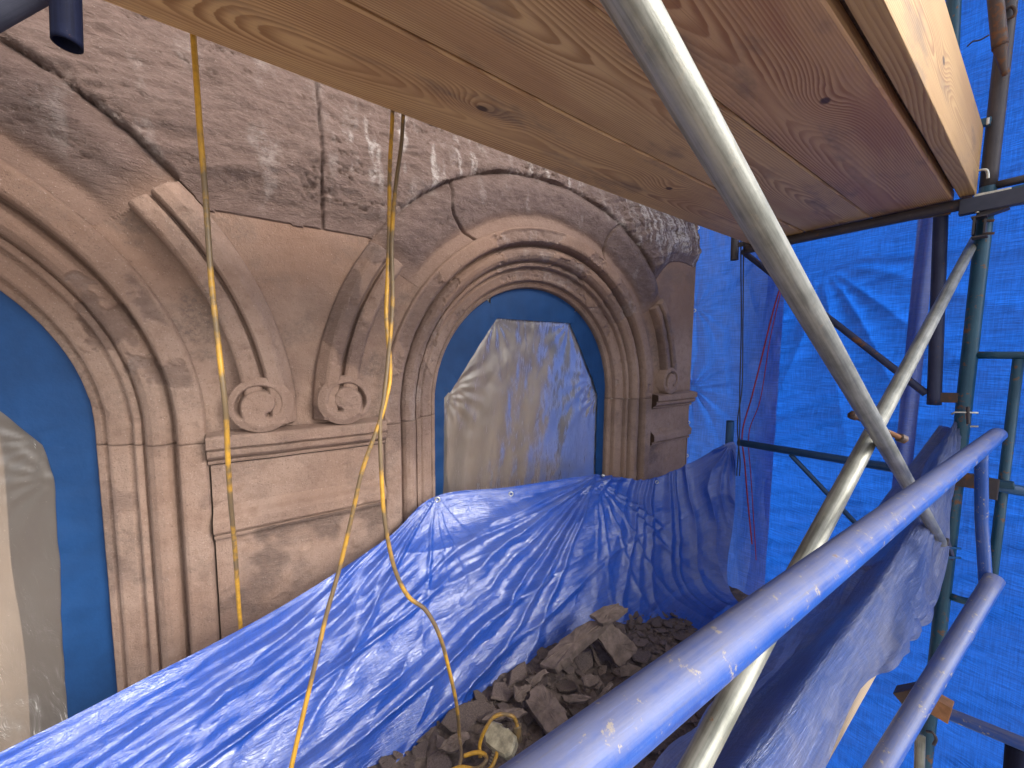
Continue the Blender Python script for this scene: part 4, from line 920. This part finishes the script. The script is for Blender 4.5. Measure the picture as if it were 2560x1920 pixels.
# ------------------------------------------------------------------ cords
def cord(name, pts, label, mat=M['cord'], r=.0049, n=160, cat='cord', jit=.003, group=None):
    Q = spline(pts, n); t = np.linspace(0, 1, n) * n / 20
    Q = Q + np.stack([perlin(t, 1.3, len(label)), perlin(t, 4.4, len(label)), 0 * t], 1) * jit
    o = tube(name, Q, r, mat, None, seg=12); return tag(o, label, cat, group)
cord('extension_cord', [on_n(480, 40, .965), on_n(487, 150, .962), on_n(500, 300, .95), on_n(513, 480, .94), on_n(527, 690, .93), on_n(548, 880, .93), on_n(563, 1020, .93), on_n(571, 1150, .965), on_n(579, 1290, 1.03), on_n(591, 1430, 1.12), on_n(601, 1560, 1.215), on_n(606, 1640, 1.255), on_n(610, 1700, 1.275)],
     'dirty yellow extension cord hanging on the left down to the edge of the draped tarp', group='yellow extension cords', jit=.004)
cord('extension_cord', [on_n(982, 250, .965), on_n(980, 320, .96), on_n(974, 430, .94), on_n(972, 560, .92), on_n(969, 690, .91), on_n(966, 800, .90), on_n(975, 930, .89), on_n(962, 1010, .88), on_n(940, 1080, .875), on_n(905, 1180, .87), on_n(878, 1300, .87), on_n(850, 1420, .87), on_n(815, 1540, .86), on_n(785, 1670, .84), on_n(755, 1800, .83), on_n(726, 1925, .82), on_n(700, 2050, .80)],
     'dirty yellow extension cord bending down to the left across the draped tarp', group='yellow extension cords')
plugP = on_h(1255, 1840, -1.085)
cord('extension_cord', [on_n(1010, 270, .965), on_n(1005, 360, .955), on_n(990, 470, .93), on_n(981, 600, .91), on_n(982, 760, .90), on_n(970, 900, .89), on_n(958, 1000, .88), on_n(951, 1060, .875), on_n(955, 1180, .86), on_n(962, 1300, .85), on_n(985, 1420, .85), on_n(1020, 1490, .845), on_n(1065, 1525, .84), on_n(1100, 1590, .83), on_n(1125, 1680, .83), on_n(1141, 1760, .83), on_n(1148, 1840, .85), on_h(1151, 1905, -1.06), on_h(1120, 1945, -1.07)],
     'dirty yellow extension cord with an S bend, ending among the broken stone at the splitter', group='yellow extension cords')
cord('loop_cord', [on_h(1110, 1935, -1.07), on_h(1150, 1917, -1.06), on_h(1190, 1922, -1.06), on_h(1214, 1905, -1.05), on_h(1212, 1888, -1.05), on_h(1190, 1882, -1.05), on_h(1160, 1890, -1.06)], 'short yellow cord loop lying on the rubble at the bottom edge', n=60, cat='cord', group='yellow extension cords')
cord('splitter_lead', [on_h(1200, 1895, -1.07), on_h(1200, 1860, -1.05), on_h(1215, 1820, -1.01), on_h(1232, 1795, -.99), on_h(1255, 1785, -.985), on_h(1280, 1790, -.99), on_h(1291, 1805, -1.01), on_h(1293, 1815, -1.02)], 'yellow lead arching over the splitter into its plug', n=70, group='yellow extension cords')
cord('splitter_tail', [on_h(1243, 1878, -1.06), on_h(1238, 1900, -1.06), on_h(1222, 1925, -1.07), on_h(1180, 1945, -1.08)], 'yellow tail cord leaving the bottom of the splitter', n=40, group='yellow extension cords')
# splitter body: three way block
sp = thing('cord_splitter', on_h(1255, 1850, -1.10), 'grimy beige three way cord splitter lying on the broken stone', 'splitter')
c0, c1 = on_h(1225, 1830, -1.055), on_h(1282, 1868, -1.055)
axd = c1 - c0; Lx = np.linalg.norm(axd); axd = axd / Lx
vz = -fwd * .55 + np.array([0, 0, .8]); vz -= axd * vz.dot(axd); vz /= np.linalg.norm(vz); vy = np.cross(vz, axd)
def block(outline, th, ctrp):
    V = []; n = len(outline)
    for s, k in ((-1, .86), (-.6, 1), (.6, 1), (1, .86)): V += [ctrp + axd * p[0] * k + vy * p[1] * k + vz * th * s for p in outline]
    f = [tuple(range(n))[::-1], tuple(3 * n + k for k in range(n))]
    for r_ in range(3):
        for k in range(n): f.append((r_ * n + k, r_ * n + (k + 1) % n, (r_ + 1) * n + (k + 1) % n, (r_ + 1) * n + k))
    return V, f
mid = (c0 + c1) / 2
V, f = block([(-.046, .012), (-.040, .022), (-.012, .028), (-.008, .024), (.008, .024), (.012, .028), (.040, .022), (.046, .010), (.046, -.016), (.034, -.028), (.012, -.030), (-.012, -.030), (-.034, -.028), (-.046, -.014)], .019, mid)
add_obj('splitter_body', V, f, M['plug'], sp, smooth=False)
nk = [mid - vy * .028 * 1, mid - vy * .040, mid - vy * .062]
for k in range(5): tube('strain_ring', [mid - vy * (.030 + k * .006), mid - vy * (.0335 + k * .006)], .0105 - k * .0008, M['plug'], sp, seg=14)
tube('plug', [on_h(1292, 1812, -1.02), on_h(1294, 1850, -1.06)], .0125, cord_material('plug_yellow', (.40, .24, .06), .9), sp, seg=14)

# black cables and red string by the far tarp
xc = XF - .06
for k, (o1, o2) in enumerate(((0, 0), (7, -6))):
    cord('black_cable', [on_x(1853 + o1, 600, xc), on_x(1853 + o1 * .6, 800, xc), on_x(1849 + o1, 960, xc), on_x(1850 + o2, 1060, xc), on_x(1843 + o1, 1160, xc), on_x(1842 + o1, 1190, xc)][:6],
         ('left of two thin black cables hanging from the bracket end past the blue bearer', 'right of two thin black cables hanging from the bracket end past the blue bearer')[k], M['black'], .0030, 90, jit=.004, group='black cables')
xr = 2.485
cord('red_string', [on_x(1960, 690, xr), on_x(1935, 770, xr), on_x(1905, 890, xr), on_x(1880, 990, xr), on_x(1856, 1082, xr), on_x(1862, 1160, xr), on_x(1870, 1260, xr), on_x(1880, 1360, xr)], 'dark red string slanting down in front of the far tarp', M['red'], .0042, 90, cat='string', jit=.002)
cord('red_string', [on_x(1952, 730, 2.500), on_x(1925, 850, 2.500), on_x(1900, 1000, 2.500), on_x(1872, 1085, 2.500), on_x(1878, 1200, 2.500), on_x(1890, 1400, 2.500)], 'fainter red string hanging close behind the other against the far tarp', M['red'], .0025, 90, cat='string', jit=.002)

# ------------------------------------------------------------------ rubble
random.seed(5); rs = np.random.RandomState(11)
def bed_h(x, n): return -1.172 + .022 * fbm(x * 4, n * 4, 3, 3) + .03 * sstep(.75, 1.0, n) * (1 - sstep(1.0, 1.4, x)) - .03 * sstep(.6, .35, n) - .10 * sstep(1.15, 1.9, x)
bx = np.linspace(-.1, 2.1, 260); bn = np.linspace(.36, 1.06, 90); BX, BN = np.meshgrid(bx, bn, indexing='ij')
BH = bed_h(BX, BN) + .010 * fbm(BX * 22, BN * 22, 4, 4, .6)
bed = grid_obj('rubble_bed', np.stack([BX, BN - D, Z0 + BH], -1), M['rubble'], None); tag(bed, 'brown stone dust and crumbs filling the bottom of the blue tarp', 'rubble', None, 'stuff')
def shard_mesh(seed, L, Wd, T, nv=8, flat=.5):
    r = np.random.RandomState(seed); a = np.sort((np.arange(nv) + r.uniform(-.35, .35, nv)) / nv * 2 * math.pi)
    rad = r.uniform(.72, 1.12, nv); o = np.stack([np.cos(a) * rad * L / 2, np.sin(a) * rad * Wd / 2], 1)
    V = []
    tilt = r.uniform(-.15, .15, 2)
    for (s, k) in ((0, 1.0), (.75, .98 + r.uniform(-.05, .05)), (1, .88)):
        for p in o: V.append((p[0] * k + r.normal() * L * .012, p[1] * k + r.normal() * Wd * .012, T * s + r.normal() * T * .10 + (p[0] * tilt[0] + p[1] * tilt[1]) * (s > 0) * .4))
    n = nv; f = [tuple(range(n))[::-1]]
    for q in range(2):
        for k in range(n): f.append((q * n + k, q * n + (k + 1) % n, (q + 1) * n + (k + 1) % n, (q + 1) * n + k))
    V.append((r.normal() * L * .08, r.normal() * Wd * .08, T * (1.05 + r.normal() * .12)))
    for k in range(n): f.append((2 * n + k, 2 * n + (k + 1) % n, 3 * n))
    me = bpy.data.meshes.new('shard'); me.from_pydata(V, [], f); me.materials.append(M['shard'] if seed % 3 else M['shard2']); me.update(); return me
meshes = [shard_mesh(20 + k, 1.0, random.uniform(.32, .85), random.uniform(.035, .09), random.choice((5, 6, 7, 8))) for k in range(14)]
placed = []
def place(x, n, size, tiltmax, lift=0):
    h = float(bed_h(np.array(x), np.array(n))) + lift
    o = bpy.data.objects.new('stone_shard', random.choice(meshes)); C.objects.link(o)
    o.location = tuple(W(x, n, h)); o.scale = (size, size * random.uniform(.7, 1.15), size * random.uniform(.6, 1.0))
    o.rotation_euler = (random.uniform(-tiltmax, tiltmax), random.uniform(-tiltmax, tiltmax), random.uniform(0, 6.28))
    zone = 'near the cord splitter' if x < .55 else 'around the broad slab' if x < .85 else 'below the propped slab' if x < 1.15 else 'behind the blue rail' if x < 1.5 else 'in the shaded far end'
    side = 'by the glossy tarp' if n > .80 else 'mid trough' if n > .62 else 'by the dusty tarp'
    sz = 'large' if size > .10 else 'small' if size < .065 else 'medium'
    lab = sz + ' brown stone shard ' + zone + ', ' + side
    tag(o, lab, 'stone shard', sz + ' stone shards ' + zone + ' ' + side); placed.append((x, n, size))
tries = 0
while len(placed) < 285 and tries < 12000:
    tries += 1
    x = random.uniform(.22, 1.98); n = random.uniform(.46, 1.0 - .06 * (x > 1.5))
    size = random.choice((.05, .06, .07, .08, .10, .12, .15)) * random.uniform(.8, 1.15) * (1 if x < 1.3 else .85)
    if any((x - a) ** 2 + (n - b) ** 2 < ((size + s) * .29) ** 2 for a, b, s in placed): continue
    place(x, n, size, .24, -.002 + random.uniform(0, .014))
# crumbs: one mass
V = []; f = []
for k in range(2600):
    x = random.uniform(.15, 2.0); n = random.uniform(.42, 1.0); s = random.uniform(.004, .013); c = W(x, n, float(bed_h(np.array(x), np.array(n))) + random.uniform(.0, .012))
    b = len(V); q = rs.normal(size=(4, 3)); q /= np.linalg.norm(q, axis=1)[:, None]; V += [c + p * s * (1, 1, .7) for p in q]; f += [(b, b + 1, b + 2), (b, b + 2, b + 3), (b, b + 3, b + 1), (b + 1, b + 3, b + 2)]
cr = add_obj('stone_crumbs', V, f, M['shard2'], None, smooth=False); tag(cr, 'fine crumbs of broken brown stone scattered over the heap', 'rubble', None, 'stuff')
# larger pieces, each with its own outline
def slab(name, pts, T, label, mat=M['shard'], seed=1, sub=4):
    """pts: (px, py, h) outline of the upper face"""
    top = np.array([on_h(p[0], p[1], p[2] - .034) for p in pts]); r = np.random.RandomState(seed)
    top = np.vstack([[top[k] + (top[(k + 1) % len(top)] - top[k]) * t + r.normal(size=3) * .0022 for t in np.linspace(0, 1, sub, endpoint=False)] for k in range(len(top))])
    c = top.mean(0); nrm = np.zeros(3)
    for k in range(len(top)): nrm += np.cross(top[k] - c, top[(k + 1) % len(top)] - c)
    nrm /= np.linalg.norm(nrm)
    if nrm.dot(CAMP - c) < 0: nrm = -nrm
    n = len(top); V = []; top = top - ((top - c) @ nrm)[:, None] * nrm[None]
    for s, k in ((-T, .95), (-T * .25, 1.0), (0, .975), (.0005, .7), (.0008, .35)):
        V += [c + (p - c) * k + nrm * (s + r.normal() * (T * .10 if s < 0 else .0012)) for p in top]
    V.append(c + nrm * .001); f = [tuple(range(n))]
    for q in range(4):
        for k in range(n): f.append((q * n + k, q * n + (k + 1) % n, (q + 1) * n + (k + 1) % n, (q + 1) * n + k))
    for k in range(n): f.append((4 * n + k, 4 * n + (k + 1) % n, 5 * n))
    o = add_obj(name, V, f, mat, None, smooth=False); return tag(o, label, 'stone shard', 'large pieces of broken stone')
slab('stone_slab', [(1346, 1662, -1.055), (1372, 1630, -1.04), (1410, 1592, -1.02), (1472, 1552, -.99), (1500, 1545, -.97), (1530, 1548, -.97), (1480, 1590, -.995), (1430, 1632, -1.02), (1402, 1655, -1.035), (1388, 1675, -1.05)], .030, 'long curved strip of broken moulding leaning on the tarp at the top of the heap', seed=3)
slab('stone_slab', [(1474, 1536, -.955), (1508, 1516, -.945), (1545, 1508, -.935), (1570, 1522, -.94), (1535, 1545, -.95), (1505, 1560, -.96)], .020, 'tilted flake resting across the upper end of the long curved strip', seed=4)
slab('stone_slab', [(1488, 1584, -1.0), (1526, 1556, -.99), (1548, 1572, -1.0), (1584, 1606, -1.04), (1596, 1625, -1.06), (1574, 1648, -1.08), (1548, 1668, -1.09), (1520, 1630, -1.05)], .022, 'flat slab propped on edge beside the long curved strip', seed=5)
slab('stone_slab', [(1314, 1752, -1.07), (1330, 1722, -1.06), (1352, 1708, -1.055), (1385, 1738, -1.06), (1412, 1770, -1.07), (1424, 1806, -1.075), (1408, 1828, -1.08), (1370, 1832, -1.085), (1340, 1795, -1.08)], .022, 'broad flat slab lying in the middle of the heap left of the blue rail', seed=6)
slab('stone_slab', [(1282, 1712, -1.055), (1298, 1718, -1.06), (1318, 1710, -1.055), (1330, 1712, -1.06), (1316, 1740, -1.075), (1304, 1756, -1.08), (1288, 1750, -1.075)], .016, 'split triangular piece with a raised corner just left of the broad flat slab', seed=7)
slab('stone_slab', [(1095, 1872, -1.06), (1122, 1842, -1.05), (1160, 1826, -1.045), (1178, 1838, -1.05), (1160, 1862, -1.06), (1132, 1885, -1.07)], .018, 'flat oval flake at the left foot of the heap beside the S bend cord', seed=8)
slab('stone_slab', [(1402, 1737, -1.07), (1440, 1736, -1.07), (1478, 1742, -1.072), (1470, 1752, -1.075), (1425, 1756, -1.075)], .014, 'narrow flat sliver right of the broad flat slab', seed=9)
slab('stone_slab', [(1452, 1692, -1.05), (1478, 1684, -1.045), (1498, 1700, -1.05), (1486, 1716, -1.06), (1460, 1714, -1.06)], .022, 'angular chunk in the middle of the heap below the propped slab', seed=10)
slab('stone_slab', [(1548, 1668, -1.06), (1570, 1658, -1.05), (1605, 1672, -1.055), (1590, 1692, -1.07), (1552, 1690, -1.07)], .022, 'dark block against the blue rail below the propped slab', M['shard2'], seed=11)
slab('stone_slab', [(1492, 1746, -1.06), (1525, 1700, -1.05), (1532, 1706, -1.05), (1500, 1752, -1.065)], .014, 'thin splinter lying along the edge of the blue rail', seed=12)
slab('stone_slab', [(1205, 1800, -1.075), (1235, 1775, -1.07), (1300, 1768, -1.07), (1318, 1778, -1.075), (1290, 1796, -1.08), (1240, 1800, -1.08)], .016, 'flat piece behind the arching lead of the splitter', seed=13)
slab('stone_slab', [(1466, 1592, -1.05), (1474, 1596, -1.05), (1504, 1668, -1.10), (1494, 1664, -1.10)], .010, 'slender splinter standing under the propped slab', seed=14)
slab('stone_slab', [(1312, 1700, -1.06), (1360, 1672, -1.045), (1372, 1678, -1.05), (1330, 1716, -1.065)], .012, 'narrow stick of stone pointing up to the long curved strip', seed=15)
